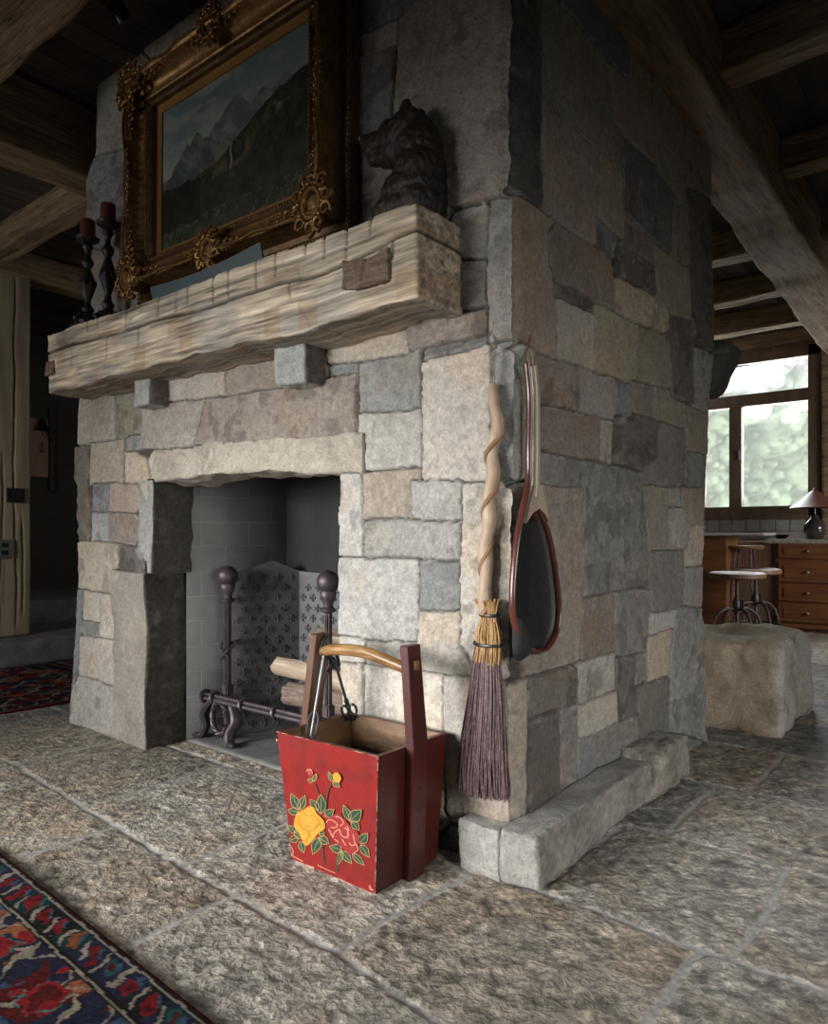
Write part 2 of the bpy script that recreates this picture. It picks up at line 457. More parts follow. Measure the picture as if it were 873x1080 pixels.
def stones(P, polys, seed):
    """height out of the wall plane and colour at each point P (n,2)"""
    P = np.asarray(P); n = len(P)
    W = P + np.stack([fbm(P*7, 4, seed), fbm(P*7, 4, seed+5)], 1)*.009 + np.stack([vnoise(P*70, seed+2), vnoise(P*70, seed+8)], 1)*.0028
    d1 = np.full(n, -9.); d2 = np.full(n, -9.); idx = np.zeros(n, int)
    for k, (c, rg, bh, pg) in enumerate(polys):
        lo = pg.min(0)-.25; hi = pg.max(0)+.25
        s = np.where(((W > lo) & (W < hi)).all(1))[0]
        if not len(s): continue
        w = W[s]; dm = np.full(len(s), 9.); ins = np.zeros(len(s), bool)
        for a, b in zip(pg, np.roll(pg, -1, 0)):
            e = b-a; t = np.clip(((w-a)@e)/(e@e+1e-12), 0, 1)
            dm = np.minimum(dm, np.linalg.norm(w-a-t[:, None]*e, axis=1))
            if a[1] != b[1]:
                c_ = (a[1] > w[:, 1]) != (b[1] > w[:, 1])
                ins ^= c_ & (w[:, 0] < (b[0]-a[0])*(w[:, 1]-a[1])/(b[1]-a[1])+a[0])
        sd = np.where(ins, dm, -dm)
        m = sd > d1[s]; m2 = (~m) & (sd > d2[s])
        d2[s[m]] = d1[s[m]]; d1[s[m]] = sd[m]; idx[s[m]] = k; d2[s[m2]] = sd[m2]
    d = (d1-d2)/2
    cols = np.array([p[0] for p in polys]); rg = np.array([p[1] for p in polys], float)[idx]; bh = np.array([p[2] for p in polys])[idx]
    rr = np.random.RandomState(seed); ctr = np.array([p[3].mean(0) for p in polys])
    tilt = rr.uniform(-.035, .035, (len(polys), 2)); jit = rr.uniform(-.004, .004, len(polys))
    rel = P-ctr[idx]
    edge = .003+.005*(rg > 1)
    e = np.clip((d-.0017)/edge, 0, 1); e = 1-(1-e)**2.2
    off = rr.rand(len(polys))*50
    Q3 = np.column_stack([P, off[idx]])
    rough = .0030*fbm(Q3*16, 4, seed)+.0034*fbm(Q3*48, 3, seed+1)
    rough = rough + rg*(.0042*ridged(Q3*9, 4, seed+3)*.8+.003*fbm(Q3*26, 4, seed+4))
    h = .005+.006*bh+(rel*tilt[idx]).sum(1)+jit[idx]
    H = -.013+e*(.013+h+rough)
    c = cols[idx].copy()
    tint = rr.uniform(.82, 1.15, (len(polys), 1))*(1+rr.uniform(-.012, .012, (len(polys), 3))+rr.uniform(-.05, .05, (len(polys), 1))*np.array([1, .2, -.8]))
    c *= tint[idx]
    n1 = fbm(Q3*4.5, 4, seed+7); n2 = fbm(Q3*13, 5, seed+9); n3 = ridged(Q3*8, 4, seed+14)
    n5 = fbm(Q3*55, 4, seed+21)
    c *= (1+.24*n1+.16*n2+.34*n5)[:, None]
    warm = sstep(.02, .4, fbm(Q3*5+9, 3, seed+12))[:, None]
    c = c*(1-warm*.6)+c*np.array([1.08, .96, .84])*warm*.6
    st = sstep(.15, .5, n2*1.3+.3*n1)[:, None]*(.5*(rg > 0)+.18)[:, None]
    c = c*(1-st*.55)
    vein = sstep(.72, .9, n3)[:, None]*.25
    c = c*(1-vein)+np.array([.52, .51, .48])*vein
    rim = (np.exp(-((d-.0075)/.004)**2)*sstep(-.1, .3, vnoise(Q3*25, seed+4)))[:, None]*.35
    c = c*(1-rim)+np.array([.50, .49, .46])*rim
    joint = (1-sstep(.001, .0042, d))[:, None]
    c = c*(1-joint)+np.array([.085, .078, .072])*joint
    return H, np.clip(c, .02, .75), d

TOPZ = 3.28
def left_x(z): return np.interp(z, [0, .15, .5, .9, 1.65, 2.1, 2.8, 2.95, 3.3], [-2.745, -2.73, -2.68, -2.66, -2.66, -2.56, -2.54, -2.45, -2.45])
def back_y(z): return np.interp(z, [0, .8, 1.3, 1.9, 3.3], [1.79, 1.80, 1.86, 1.94, 1.96])
fire = thing('fireplace', 'massive grey fieldstone fireplace and chimney breast with a square open firebox', 'fireplace', (-1.3, .9, 0))
FP = np.array([-1.3, .9, 0.])
PF = parse(FRONT, 'y', 0.0); PS = parse(SIDE, 'x', 0.0)
res = .0056
zz = np.arange(0, TOPZ+res, res)
# heights along the shared corner
hf0, _, _ = stones(np.column_stack([np.full(len(zz), -.004), zz]), PF, 3)
hs0, _, _ = stones(np.column_stack([np.full(len(zz), .004), zz]), PS, 4)
arris = .010+.005*(1+fbm(np.column_stack([zz*9, zz*0]), 4, 77))
hf0 = np.maximum(hf0, -.006)-arris; hs0 = np.maximum(hs0, -.006)-arris
# front face
nu = int(2.72/res); s = np.linspace(0, 1, nu)
S, Z = np.meshgrid(s, zz, indexing='ij'); LX = left_x(Z)+.012*fbm(np.column_stack([Z.ravel()*6, Z.ravel()*0]), 4, 21).reshape(Z.shape)
X = LX*(1-S)
H, C, D = stones(np.column_stack([X.ravel(), Z.ravel()]), PF, 3); H = H.reshape(X.shape)
w = np.exp(-(X/.022)**2); H = H*(1-w)+np.broadcast_to(hf0, X.shape)*w
H -= .03*np.exp(-((X-LX)/.02)**2)
Xv = X+w*np.broadcast_to(hs0, X.shape)
V = np.stack([Xv, -H, Z], -1).reshape(-1, 3)
edge_n = .008*vnoise(np.column_stack([Z.ravel()*14, Z.ravel()*0]), 31)
xr = X.ravel(); zr = Z.ravel()
keep = ~((xr > -1.94) & (xr < -.700+edge_n) & (zr < 1.25))
me = fast_mesh('front_stonework', V-FP, grid_quads(nu, len(zz), keep, flip=False), C)
link('front_stonework', me, M['stone'], fire)
# side face
nv = int(1.9/res); s = np.linspace(0, 1, nv)
S, Z = np.meshgrid(s, zz, indexing='ij'); BY = back_y(Z)+.014*fbm(np.column_stack([Z.ravel()*6, Z.ravel()*0]), 4, 23).reshape(Z.shape)
Y = BY*S
H, C, D = stones(np.column_stack([Y.ravel(), Z.ravel()]), PS, 4); H = H.reshape(Y.shape)
w = np.exp(-(Y/.022)**2); H = H*(1-w)+np.broadcast_to(hs0, Y.shape)*w
H -= .04*np.exp(-((Y-BY)/.03)**2)
V = np.stack([H, Y-w*np.broadcast_to(hf0, Y.shape), Z], -1).reshape(-1, 3)
me = fast_mesh('side_stonework', V-FP, grid_quads(nv, len(zz)), C)
link('side_stonework', me, M['stone'], fire)
# left and rear faces (out of the photograph)
r2 = .02; z2 = np.arange(0, TOPZ+r2, r2)
yy = np.linspace(0, 1, 95); A, Z = np.meshgrid(yy, z2, indexing='ij'); Y = A*back_y(Z)
H, C, D = stones(np.column_stack([Y.ravel(), Z.ravel()]), blocks(-.1, 2.1, 0, 3.4, 5), 6)
V = np.stack([left_x(Z)-H.reshape(Z.shape)*np.sin(PI*A)+.012, Y+.01*(1-A), Z], -1).reshape(-1, 3)
link('side_stonework', fast_mesh('side_stonework', V-FP, grid_quads(len(yy), len(z2), flip=True), C), M['stone'], fire)
xx = np.linspace(0, 1, 135); A, Z = np.meshgrid(xx, z2, indexing='ij'); X = left_x(Z)*(1-A)
H, C, D = stones(np.column_stack([X.ravel(), Z.ravel()]), blocks(-2.9, .1, 0, 3.4, 9), 8)
V = np.stack([X, back_y(Z)+(H.reshape(Z.shape))*np.sin(PI*A)-.015, Z], -1).reshape(-1, 3)
link('rear_stonework', fast_mesh('rear_stonework', V-FP, grid_quads(len(xx), len(z2), flip=True), C), M['stone'], fire)

def blockcol(base, side, sd):  # side tone mostly darker: shade put into the stone colour, sooty at jambs
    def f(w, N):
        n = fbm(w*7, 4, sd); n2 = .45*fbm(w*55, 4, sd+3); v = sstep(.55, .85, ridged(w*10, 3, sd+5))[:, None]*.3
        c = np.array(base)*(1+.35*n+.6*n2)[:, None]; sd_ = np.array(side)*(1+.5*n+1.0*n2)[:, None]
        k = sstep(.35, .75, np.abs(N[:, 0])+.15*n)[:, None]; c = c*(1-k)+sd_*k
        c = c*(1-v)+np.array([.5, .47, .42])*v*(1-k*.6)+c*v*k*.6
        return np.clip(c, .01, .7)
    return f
def fblock(name, lo, hi, mat_, label=None, res=.008, **k):
    lo = np.array(lo)-FP; hi = np.array(hi)-FP
    o = rough_box(name, lo, hi, res, mat_, fire, **k)
    if label: o['label'] = label
    return o
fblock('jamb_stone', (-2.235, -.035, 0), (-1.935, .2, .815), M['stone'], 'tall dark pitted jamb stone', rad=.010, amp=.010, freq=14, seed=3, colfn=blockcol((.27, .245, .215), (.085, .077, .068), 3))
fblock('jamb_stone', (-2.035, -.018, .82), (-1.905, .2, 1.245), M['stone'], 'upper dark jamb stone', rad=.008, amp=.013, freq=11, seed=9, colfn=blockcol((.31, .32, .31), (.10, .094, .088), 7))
fblock('jamb_stone', (-.712, .02, 0), (-.60, .2, 1.25), M['block'], 'pale right jamb', res=.02, rad=.015, amp=.008, seed=5)
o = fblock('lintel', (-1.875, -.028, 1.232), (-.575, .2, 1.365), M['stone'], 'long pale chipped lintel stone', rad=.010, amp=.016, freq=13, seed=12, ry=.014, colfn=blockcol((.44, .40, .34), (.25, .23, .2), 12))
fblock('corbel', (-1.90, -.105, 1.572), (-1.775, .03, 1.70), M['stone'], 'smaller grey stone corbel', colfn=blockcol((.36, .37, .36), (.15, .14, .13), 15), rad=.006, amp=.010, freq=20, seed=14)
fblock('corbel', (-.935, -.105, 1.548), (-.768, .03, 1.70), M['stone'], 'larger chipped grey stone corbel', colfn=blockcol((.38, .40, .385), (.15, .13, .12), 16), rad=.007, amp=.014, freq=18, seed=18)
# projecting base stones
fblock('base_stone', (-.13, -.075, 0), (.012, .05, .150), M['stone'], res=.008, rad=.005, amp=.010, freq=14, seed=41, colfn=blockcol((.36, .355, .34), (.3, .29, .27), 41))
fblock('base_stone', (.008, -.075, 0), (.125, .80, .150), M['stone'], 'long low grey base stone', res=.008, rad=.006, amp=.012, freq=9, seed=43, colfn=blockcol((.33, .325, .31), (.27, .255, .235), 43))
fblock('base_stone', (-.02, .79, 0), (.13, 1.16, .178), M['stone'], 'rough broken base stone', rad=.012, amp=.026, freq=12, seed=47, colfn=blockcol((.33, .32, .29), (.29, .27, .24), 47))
# rear hearth seen past the corner
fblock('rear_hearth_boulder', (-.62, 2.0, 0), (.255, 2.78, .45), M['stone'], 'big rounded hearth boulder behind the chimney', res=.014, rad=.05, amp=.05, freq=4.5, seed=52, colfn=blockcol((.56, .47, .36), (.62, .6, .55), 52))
fblock('rear_mantel_stone', (-.55, 2.0, 1.70), (.035, 2.32, 1.97), M['stone'], 'dark rounded stone shelf end', res=.015, rad=.05, amp=.04, freq=5, seed=55, extra=lambda W, N, w: W+np.column_stack([-.45*(1.97-w[:, 2])*(w[:, 0] > -1)*sstep(.6, 1.33, w[:, 0]), W[:, 0]*0, W[:, 0]*0]), colfn=blockcol((.10, .098, .092), (.10, .098, .092), 55))

# firebox
def brick_mat():
    m = bpy.data.materials.new('fire_brick'); m.use_nodes = True; nt = m.node_tree; N = nt.nodes; L = nt.links; b = N['Principled BSDF']
    tc = N.new('ShaderNodeTexCoord'); br = N.new('ShaderNodeTexBrick'); L.new(tc.outputs['UV'], br.inputs['Vector'])
    br.inputs['Scale'].default_value = 1; br.inputs['Brick Width'].default_value = .25; br.inputs['Row Height'].default_value = .121
    br.inputs['Mortar Size'].default_value = .0028; br.inputs['Mortar Smooth'].default_value = .3
    br.inputs['Color1'].default_value = (.44, .45, .445, 1); br.inputs['Color2'].default_value = (.38, .39, .39, 1); br.inputs['Mortar'].default_value = (.62, .62, .60, 1)
    nz = N.new('ShaderNodeTexNoise'); nz.inputs['Scale'].default_value = 5; nz.inputs['Detail'].default_value = 8; L.new(tc.outputs['UV'], nz.inputs['Vector'])
    at = N.new('ShaderNodeAttribute'); at.attribute_name = 'Col'
    mr = N.new('ShaderNodeMapRange'); mr.inputs[1].default_value = .3; mr.inputs[2].default_value = .7; mr.inputs[3].default_value = .75; mr.inputs[4].default_value = 1.2
    L.new(nz.outputs['Fac'], mr.inputs[0])
    m1 = N.new('ShaderNodeMix'); m1.data_type = 'RGBA'; m1.blend_type = 'MULTIPLY'; m1.inputs[0].default_value = 1
    L.new(br.outputs['Color'], m1.inputs[6]); L.new(at.outputs['Color'], m1.inputs[7])
    m2 = N.new('ShaderNodeVectorMath'); m2.operation = 'SCALE'; L.new(m1.outputs[2], m2.inputs[0]); L.new(mr.outputs[0], m2.inputs['Scale'])
    L.new(m2.outputs[0], b.inputs['Base Color']); b.inputs['Roughness'].default_value = .85
    bp = N.new('ShaderNodeBump'); bp.inputs['Distance'].default_value = .003; bp.invert = True; L.new(br.outputs['Fac'], bp.inputs['Height']); L.new(bp.outputs[0], b.inputs['Normal'])
    return m
M['brick'] = brick_mat()
fv = []; fq = []; fuv = []; fc = []
def fwall(a, b, z0, z1, soot_shade=None):
    n, m_ = 30, 30; base = len(fv); a = np.array(a); b = np.array(b); L_ = np.linalg.norm(b-a)
    for i in range(n+1):
        for j in range(m_+1):
            p = a+(b-a)*i/n; z = z0+(z1-z0)*j/m_
            fv.append((p[0], p[1], z)); fuv.append((L_*i/n+.05, z+.03))
            k = soot_shade(i/n, z) if soot_shade else 1
            fc.append((k, k, k))
    for q in grid_quads(n+1, m_+1): fq.append(q+base)
# sooted brick with recess shade put into its colour, darker towards the back
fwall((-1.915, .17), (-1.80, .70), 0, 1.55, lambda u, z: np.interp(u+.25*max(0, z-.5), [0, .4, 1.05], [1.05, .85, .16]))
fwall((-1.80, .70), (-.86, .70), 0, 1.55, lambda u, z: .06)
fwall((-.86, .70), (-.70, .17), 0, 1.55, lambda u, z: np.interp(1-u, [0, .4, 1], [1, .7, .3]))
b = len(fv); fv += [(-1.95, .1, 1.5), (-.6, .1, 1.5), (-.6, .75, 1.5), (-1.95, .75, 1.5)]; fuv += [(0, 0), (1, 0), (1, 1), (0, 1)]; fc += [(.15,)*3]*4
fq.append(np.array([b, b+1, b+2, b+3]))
me = fast_mesh('firebox', np.array(fv)-FP, np.array(fq), np.array(fc), smooth=False, uv=fuv)
link('firebox', me, M['brick'], fire)
fblock('hearth_slab', (-1.93, .17, 0), (-.69, .71, .012), M['ash'], res=.03, rad=.004, amp=.003, seed=60)
# mantel
def mantel_extra(W, N, w):
    x, y, z = w[:, 0], w[:, 1], w[:, 2]
    zc = 1.865+.018*np.sin(x*2.2+.6)+.012*vnoise(np.column_stack([x*3, x*0]), 5)
    depth = .026*np.exp(-((z-zc)/.005)**2)*(.6+.4*vnoise(np.column_stack([x*5, x*0]), 6))
    r = random.Random(4)
    cx = -2.44
    while cx < -.2:
        L_ = r.uniform(.035, .11); top = r.random() < .7
        k = np.exp(-((x-cx-.02*(z-1.9))/.0035)**2)
        rngm = (z > 1.96-L_) if top else ((z < zc) & (z > zc-L_))
        depth = depth+.014*k*rngm*(y < -.05)
        cx += r.uniform(.06, .17)
    # shallow adze facets
    cell = np.floor((x+.02*np.sin(z*40))/.13+.3*np.floor((z-1.68)/.1)); rs = np.random.RandomState(3).rand(200)
    facet = (rs[(cell.astype(int) % 200)]-.5)*.006
    depth = depth-facet
    grain = .0030*fbm(np.column_stack([x*4, y*80, z*80]), 3, 9)+.004*fbm(np.column_stack([x*1.5, y*18, z*18]), 3, 19)
    W = W-N*(depth-grain)[:, None]
    # worn wavy lower arris
    lowf = np.exp(-((z-1.68)/.03)**2)
    W[:, 2] += lowf*.016*fbm(np.column_stack([x*7, x*0]), 4, 15)+.006*np.sin(x*1.7)
    return W
def mantel_col(w, N):
    x, y, z = w[:, 0], w[:, 1], w[:, 2]
    g = .6*fbm(np.column_stack([x*2.5, y*34, z*34]), 4, 3)+.75*fbm(np.column_stack([x*5, y*110, z*110]), 3, 33); b_ = sstep(.0, .3, fbm(np.column_stack([x*3.5, y*5, z*9]), 3, 8))
    c = np.array([.46, .405, .335])*(1+1.25*g)[:, None]
    c = c*(1-.62*b_[:, None])+np.array([.32, .32, .315])*(1+.9*g)[:, None]*.62*b_[:, None]
    cell = np.floor(x/.085).astype(int)+37*np.floor((z-1.6)/.09).astype(int); rs = np.random.RandomState(8).rand(400)
    k = (rs[cell % 400] > .86)[:, None]*.45*(z < 1.9)[:, None]
    c = c*(1-k)+np.array([.33, .22, .13])*(1+.8*g)[:, None]*k
    kn = sstep(.45, .7, fbm(np.column_stack([x*6, y*14, z*22]), 3, 58))[:, None]*.55; c = c*(1-kn)+np.array([.15, .12, .095])*kn
    zc = 1.865+.018*np.sin(x*2.2+.6)+.012*vnoise(np.column_stack([x*3, x*0]), 5)
    c *= (1-.92*np.exp(-((z-zc)/.006)**2))[:, None]
    r = random.Random(4); cx = -2.44; f_ = (y < -.1)
    while cx < -.2:
        L_ = r.uniform(.035, .11); top = r.random() < .7
        rngm = (z > 1.96-L_) if top else ((z < zc) & (z > zc-L_))
        c *= (1-.7*np.exp(-((x-cx-.02*(z-1.9))/.0035)**2)*rngm*f_)[:, None]
        cx += r.uniform(.06, .17)
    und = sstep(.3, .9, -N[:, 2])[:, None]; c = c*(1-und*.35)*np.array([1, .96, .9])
    return np.clip(c, .03, .8)
M['mantel'] = mat('weathered_oak', None, attr=True, scale=1.0, stretch=(5, 40, 60), vary=.3, rough=.75, bump=.004, bscale=1.0, bstretch=(10, 80, 160), spec=.3)
mantel = thing('mantel_beam', 'thick weathered oak mantel beam with saw cuts and a long crack', 'mantel', (-1.33, -.1, 1.68))
MP = np.array([-1.33, -.1, 1.68])
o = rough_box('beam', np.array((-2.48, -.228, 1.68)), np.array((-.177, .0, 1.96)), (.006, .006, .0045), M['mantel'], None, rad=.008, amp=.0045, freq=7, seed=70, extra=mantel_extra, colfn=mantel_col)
o.parent = mantel; o.location = Vector(o.location)-Vector(MP)
for (lo, hi, sd) in (((-.462, -.246, 1.748), (-.268, -.215, 1.842), 3), ((-2.478, -.243, 1.77), (-2.40, -.215, 1.835), 8)):
    o = rough_box('wood_plug', np.array(lo), np.array(hi), .006, mat('plug_wood', (.27, .185, .135), (.13, .09, .068), scale=1.5, stretch=(14, 14, 70), rough=.8, bump=.008, bscale=2, c3=(.05, .035, .028)), None, rad=.005, amp=.010, freq=26, seed=sd, extra=lambda W, N, w, m=(lo[0]+hi[0])/2: W+np.column_stack([W[:, 0]*0, .012*np.exp(-((w[:, 0]-m-.2*(w[:, 2]-1.8))/.004)**2), W[:, 0]*0]))
    o.parent = mantel; o.location = Vector(o.location)-Vector(MP); o['label'] = 'reddish brown wood plug set in the beam face'

# ---------------------------------------------------------------- floor
def axis_pts(segs):
    out = []
    for a, b, r in segs: out.append(np.arange(a, b, r))
    return np.concatenate(out+[[segs[-1][1]]])
xs = axis_pts([(-8, -4, .08), (-4, -2.6, .03), (-2.6, 1.3, .008), (1.3, 2.2, .03), (2.2, 4, .1)])
ys = axis_pts([(-4.2, -1.5, .08), (-1.5, 1.8, .008), (1.8, 3.2, .02), (3.2, 7, .06)])
X, Y = np.meshgrid(xs, ys, indexing='ij'); P = np.column_stack([X.ravel(), Y.ravel()])
Wp = P+np.stack([fbm(P*3, 3, 91), fbm(P*3, 3, 92)], 1)*.018+np.stack([fbm(P*22, 2, 93), fbm(P*22, 2, 94)], 1)*.006
bx = Wp[:, 0]; by = Wp[:, 1]
bounds = [-4.9, -3.7, -2.5, -1.85, -1.2, 'a', 'b', .54, 1.135, 1.75, 2.4, 3.05, 3.8, 4.5, 5.2, 6.0, 6.6, 7.2]
def bnd(k):
    if k == 'a': return np.interp(bx, [-2.2, 0, .4], [-.50, -.635, -.67])
    if k == 'b': return np.interp(bx, [-1.1, 0], [.07, -.055])
    return np.full(len(bx), float(k))
BN = [bnd(k) for k in bounds]
row = np.zeros(len(bx), int); dist = np.full(len(bx), 9.)
for i, b_ in enumerate(BN): row += by > b_; dist = np.minimum(dist, np.abs(by-b_))
rr = random.Random(12); JO = {}
for i in range(len(bounds)+1):
    js = [-9.]; 
    while js[-1] < 5: js.append(js[-1]+rr.uniform(.6, 1.05))
    JO[i] = js
JO[5] = [-9, -3.4, -2.6, -1.9, -1.22, -.52, .25, .95, 1.7, 2.5, 5]
JO[6] = [-9, -3.5, -2.85, -2.2, -1.48, -.8, -.1, .57, 1.35, 2.2, 5]
JO[7] = [-9, -3.5, -2.9, -2.1, -1.3, -.5, .12, .64, 1.3, 2.0, 5]
JO[8] = [-9, -3.5, -2.9, -2.1, -1.3, -.5, .266, 1.05, 1.9, 5]
JO[9] = [-9, -3.5, -2.9, -2.1, -1.3, -.45, .375, 1.2, 1.9, 5]
cell = np.zeros(len(bx), int)
for i, js in JO.items():
    m = row == i
    if not m.any(): continue
    j = np.array(js); k = np.searchsorted(j, bx[m]); cell[m] = i*40+k
    lo = np.abs(bx[m]-j[np.clip(k-1, 0, len(j)-1)]); hi = np.abs(bx[m]-j[np.clip(k, 0, len(j)-1)])
    dist[m] = np.minimum(dist[m], np.minimum(lo, hi))
rs = np.random.RandomState(5); CT = rs.rand(900, 4)
c4 = CT[cell % 900]
Q3 = np.column_stack([P, c4[:, 0]*40])
ang = (c4[:, 1]-.5)*2.2; ca, sa = np.cos(ang), np.sin(ang)
R2 = np.column_stack([(P[:, 0]*ca-P[:, 1]*sa)*.55, P[:, 0]*sa+P[:, 1]*ca, c4[:, 0]*40])
rip = ridged(R2*17, 3, 3); pit = fbm(Q3*40, 4, 5); big = fbm(Q3*4, 3, 7)
e = sstep(.009, .015, dist)
H = -.003+e*.003+e*(.0036*rip*(.55+.6*c4[:, 2])+.0062*pit+.004*big)
H += (1-e)*.0015*pit
pal = np.array([(.33, .31, .28), (.30, .27, .23), (.36, .335, .30), (.28, .275, .265), (.335, .30, .25)])
c = pal[(c4[:, 3]*4.99).astype(int)]*(.9+.25*c4[:, 1:2])
n1 = fbm(Q3*3.5, 3, 15); n2 = fbm(Q3*40, 3, 17)
c = c*np.clip(1+.3*n1+1.1*n2+.30*rip+.6*pit, .2, 2.4)[:, None]
warm = sstep(0, .4, fbm(Q3*6, 3, 19))[:, None]*.5; c = c*(1-warm)+c*np.array([1.1, .95, .8])*warm
lightm = (np.exp(-((dist-.018)/.008)**2)*sstep(.1, .5, fbm(P*5, 3, 44)))[:, None]*.35
c = c*e[:, None]+np.array([.36, .355, .35])*(1-e[:, None]); c = c*(1-lightm)+np.array([.5, .48, .45])*lightm
me = fast_mesh('floor', np.column_stack([P, H]), grid_quads(len(xs), len(ys)), np.column_stack([np.clip(c, .02, .8), .12+.88*e]))
fl = struct(link('floor', me, M['floorstone']))
# ---------------------------------------------------------------- room
M['plaster'] = mat('plaster', (.30, .28, .25), (.24, .22, .2), scale=3, rough=.9, bump=.001, bscale=60)
M['tile'] = mat('splash_tile', (.26, .26, .23), (.19, .19, .17), scale=4, rough=.4, bump=.001, bscale=10)
CZ = 3.26
def panel(name, x0, x1, y0, y1, z0, z1, m):
    mb = MB().box(((x0+x1)/2, (y0+y1)/2, (z0+z1)/2), (x1-x0, y1-y0, z1-z0))
    return struct(mb.build(name, m, None, org=((x0+x1)/2, (y0+y1)/2, z0), smooth=False))
# boarded ceiling
def plank_ceiling():
    xs_ = []; x = -8.0; r = random.Random(2); V = []; Q = []; C = []
    while x < 4.2:
        w_ = .165+r.uniform(-.02, .03); k = r.uniform(.75, 1.2); b = len(V); z = CZ+r.uniform(0, .003)
        for (xx_, zz_) in ((x, z+.012), (x+.004, z), (x+w_-.004, z), (x+w_, z+.012)):
            for yy_ in (-4.3, 7.2): V.append((xx_, yy_, zz_)); C.append((.085*k, .072*k, .062*k))
        for i in range(3): Q.append((b+2*i, b+2*i+1, b+2*i+3, b+2*i+2))
        x += w_
    return struct(link('ceiling', fast_mesh('ceiling', V, Q, C, smooth=False), M['plank']))
M['plank'] = mat('ceiling_planks', None, attr=True, scale=1.2, stretch=(14, 1.2, 1), vary=.35, rough=.85, bump=.002, bscale=2, spec=.2)
plank_ceiling()
# hewn girders (along y) and joists (along x)
def hewn(name, p0, length, wy, hz, along, seed, m='beam', taper=0, res=.03, wob=.02):
    def ex(W, N, w):
        g = .008*fbm(np.column_stack([w[:, 0]*1.6, w[:, 1]*24, w[:, 2]*24]), 3, seed)+.012*np.minimum(0, ridged(np.column_stack([w[:, 0]*.9, w[:, 1]*9, w[:, 2]*9]), 2, seed+4)-.1)
        W = W+N*g[:, None]*1.0
        f = fbm(np.column_stack([w[:, 0]*1.3, w[:, 0]*0+seed]), 3, seed+1); f2 = fbm(np.column_stack([w[:, 0]*1.3, w[:, 0]*0+seed+9]), 3, seed+2)
        W[:, 1] += wob*f*np.sign(w[:, 1]); W[:, 2] += wob*f2*(w[:, 2] < hz*.5)
        if taper: W[:, 1] -= np.where(w[:, 1] > 0, 1, 0)*0+0; W[:, 1] = W[:, 1]+(w[:, 1] > 0)*taper*(w[:, 0]/length)*(-1 if along == 'x' else 1)
        return W
    o = rough_box(name, (0, -wy/2, 0), (length, wy/2, hz), (res, .014, .014), M[m], None, rad=.02, amp=.008, freq=5, seed=seed, extra=ex, loc=(0, 0, 0))
    o.location = p0; o.rotation_euler = (0, 0, 0 if along == 'x' else PI/2)
    return o
g1 = hewn('ceiling_girder', (.10, -3.9, 2.885), 10.8, .15, .37, 'y', 3, res=.02, wob=.03, taper=.30); tag(g1, 'rough hewn main ceiling beam running over the chimney\'s right side', 'beam')
g2 = hewn('ceiling_girder', (-2.72, -3.9, 2.89), 10.8, .26, .36, 'y', 8); tag(g2, 'cracked hewn ceiling beam butting the chimney\'s upper left edge', 'beam')
JY = [-.62, .42, 1.58, 2.72, 3.85, 4.95, 6.0]
LB = ['thick hewn joist crossing the upper left corner in front of the chimney', 'pegged joist running left from the chimney toward the post', 'joist meeting the main beam nearest the chimney top',
      'second joist back on the main beam\'s right side', 'third joist back, its pale underside seen past the chimney', 'fourth joist back under the kitchen ceiling', 'last joist before the kitchen window']
for i, y in enumerate(JY):
    segs = [(-4.75, -2.86), (.15, 4.0)] if i in (1, 2) else [(-4.75, -2.86), (-2.58, .0), (.15, 4.0)]
    root = thing('ceiling_joist', LB[i], 'beam', (-4.75, y, 3.05), group='ceiling joists')
    for k, (a, b) in enumerate(segs):
        o = hewn('timber_length', (a+4.75, 0, 0 if i else -.02), b-a, .17 if i else .30, .21 if i else .24, 'x', 20+i*5+k, res=.04); o.parent = root
# header, post and wall on the left
hd = hewn('header_beam', (-5.0, -3.9, 3.04), 7.0, .24, .22, 'y', 70, m='beam'); tag(hd, 'timber header resting on the left post', 'beam')
def post_extra(W, N, w):
    z = w[:, 2]; y = w[:, 1]
    for (yc, s_, a, z0, z1) in ((.60, 1, .02, .2, 3.1), (.50, 3, .03, .2, 1.7), (.66, 5, .012, .3, 1.2), (.42, 7, .02, .9, 3.1)):
        line = yc+a*fbm(np.column_stack([z*1.3, z*0]), 3, s_)*2
        W[:, 0] -= .03*np.exp(-((y-line)/.006)**2)*(N[:, 0] > .5)*sstep(z0, z0+.2, z)*(1-sstep(z1-.2, z1, z))
    return W
post = rough_box('timber_post', (-5.16, .25, .19), (-4.9, .725, 3.06), (.02, .008, .02), M['post'], None, rad=.012, amp=.006, freq=4, seed=33, extra=post_extra)
tag(post, 'tall cracked grey timber post standing on the left step', 'post')
sw = thing('light_switch', 'black light switch plate on the timber post', 'light switch', (-4.9, .38, 1.2))
p = U(16.5, 522.5, 'x', -4.89)
sw.location = p
MB().box((0, 0, 0), (.014, .13, .115), bev=.003).build('plate', M['darkiron'], sw)
for s in (-1, 1): MB().box((.009, s*.028, 0), (.008, .03, .06), bev=.002).build('rocker', M['darkiron'], sw)
p = U(5, 579, 'x', -4.89)
ou = thing('wall_outlet', 'small brushed silver outlet cover low on the timber post', 'outlet', p)
M['silver'] = mat('brushed_steel', (.42, .43, .45), (.3, .31, .33), scale=3, stretch=(1, 1, 20), rough=.35, metal=.9)
MB().box((0, 0, 0), (.014, .12, .15), bev=.003).build('plate', M['silver'], ou)
for s in (-1, 1): MB().box((.008, 0, s*.03), (.004, .05, .035), bev=.002).build('socket', M['darkiron'], ou)
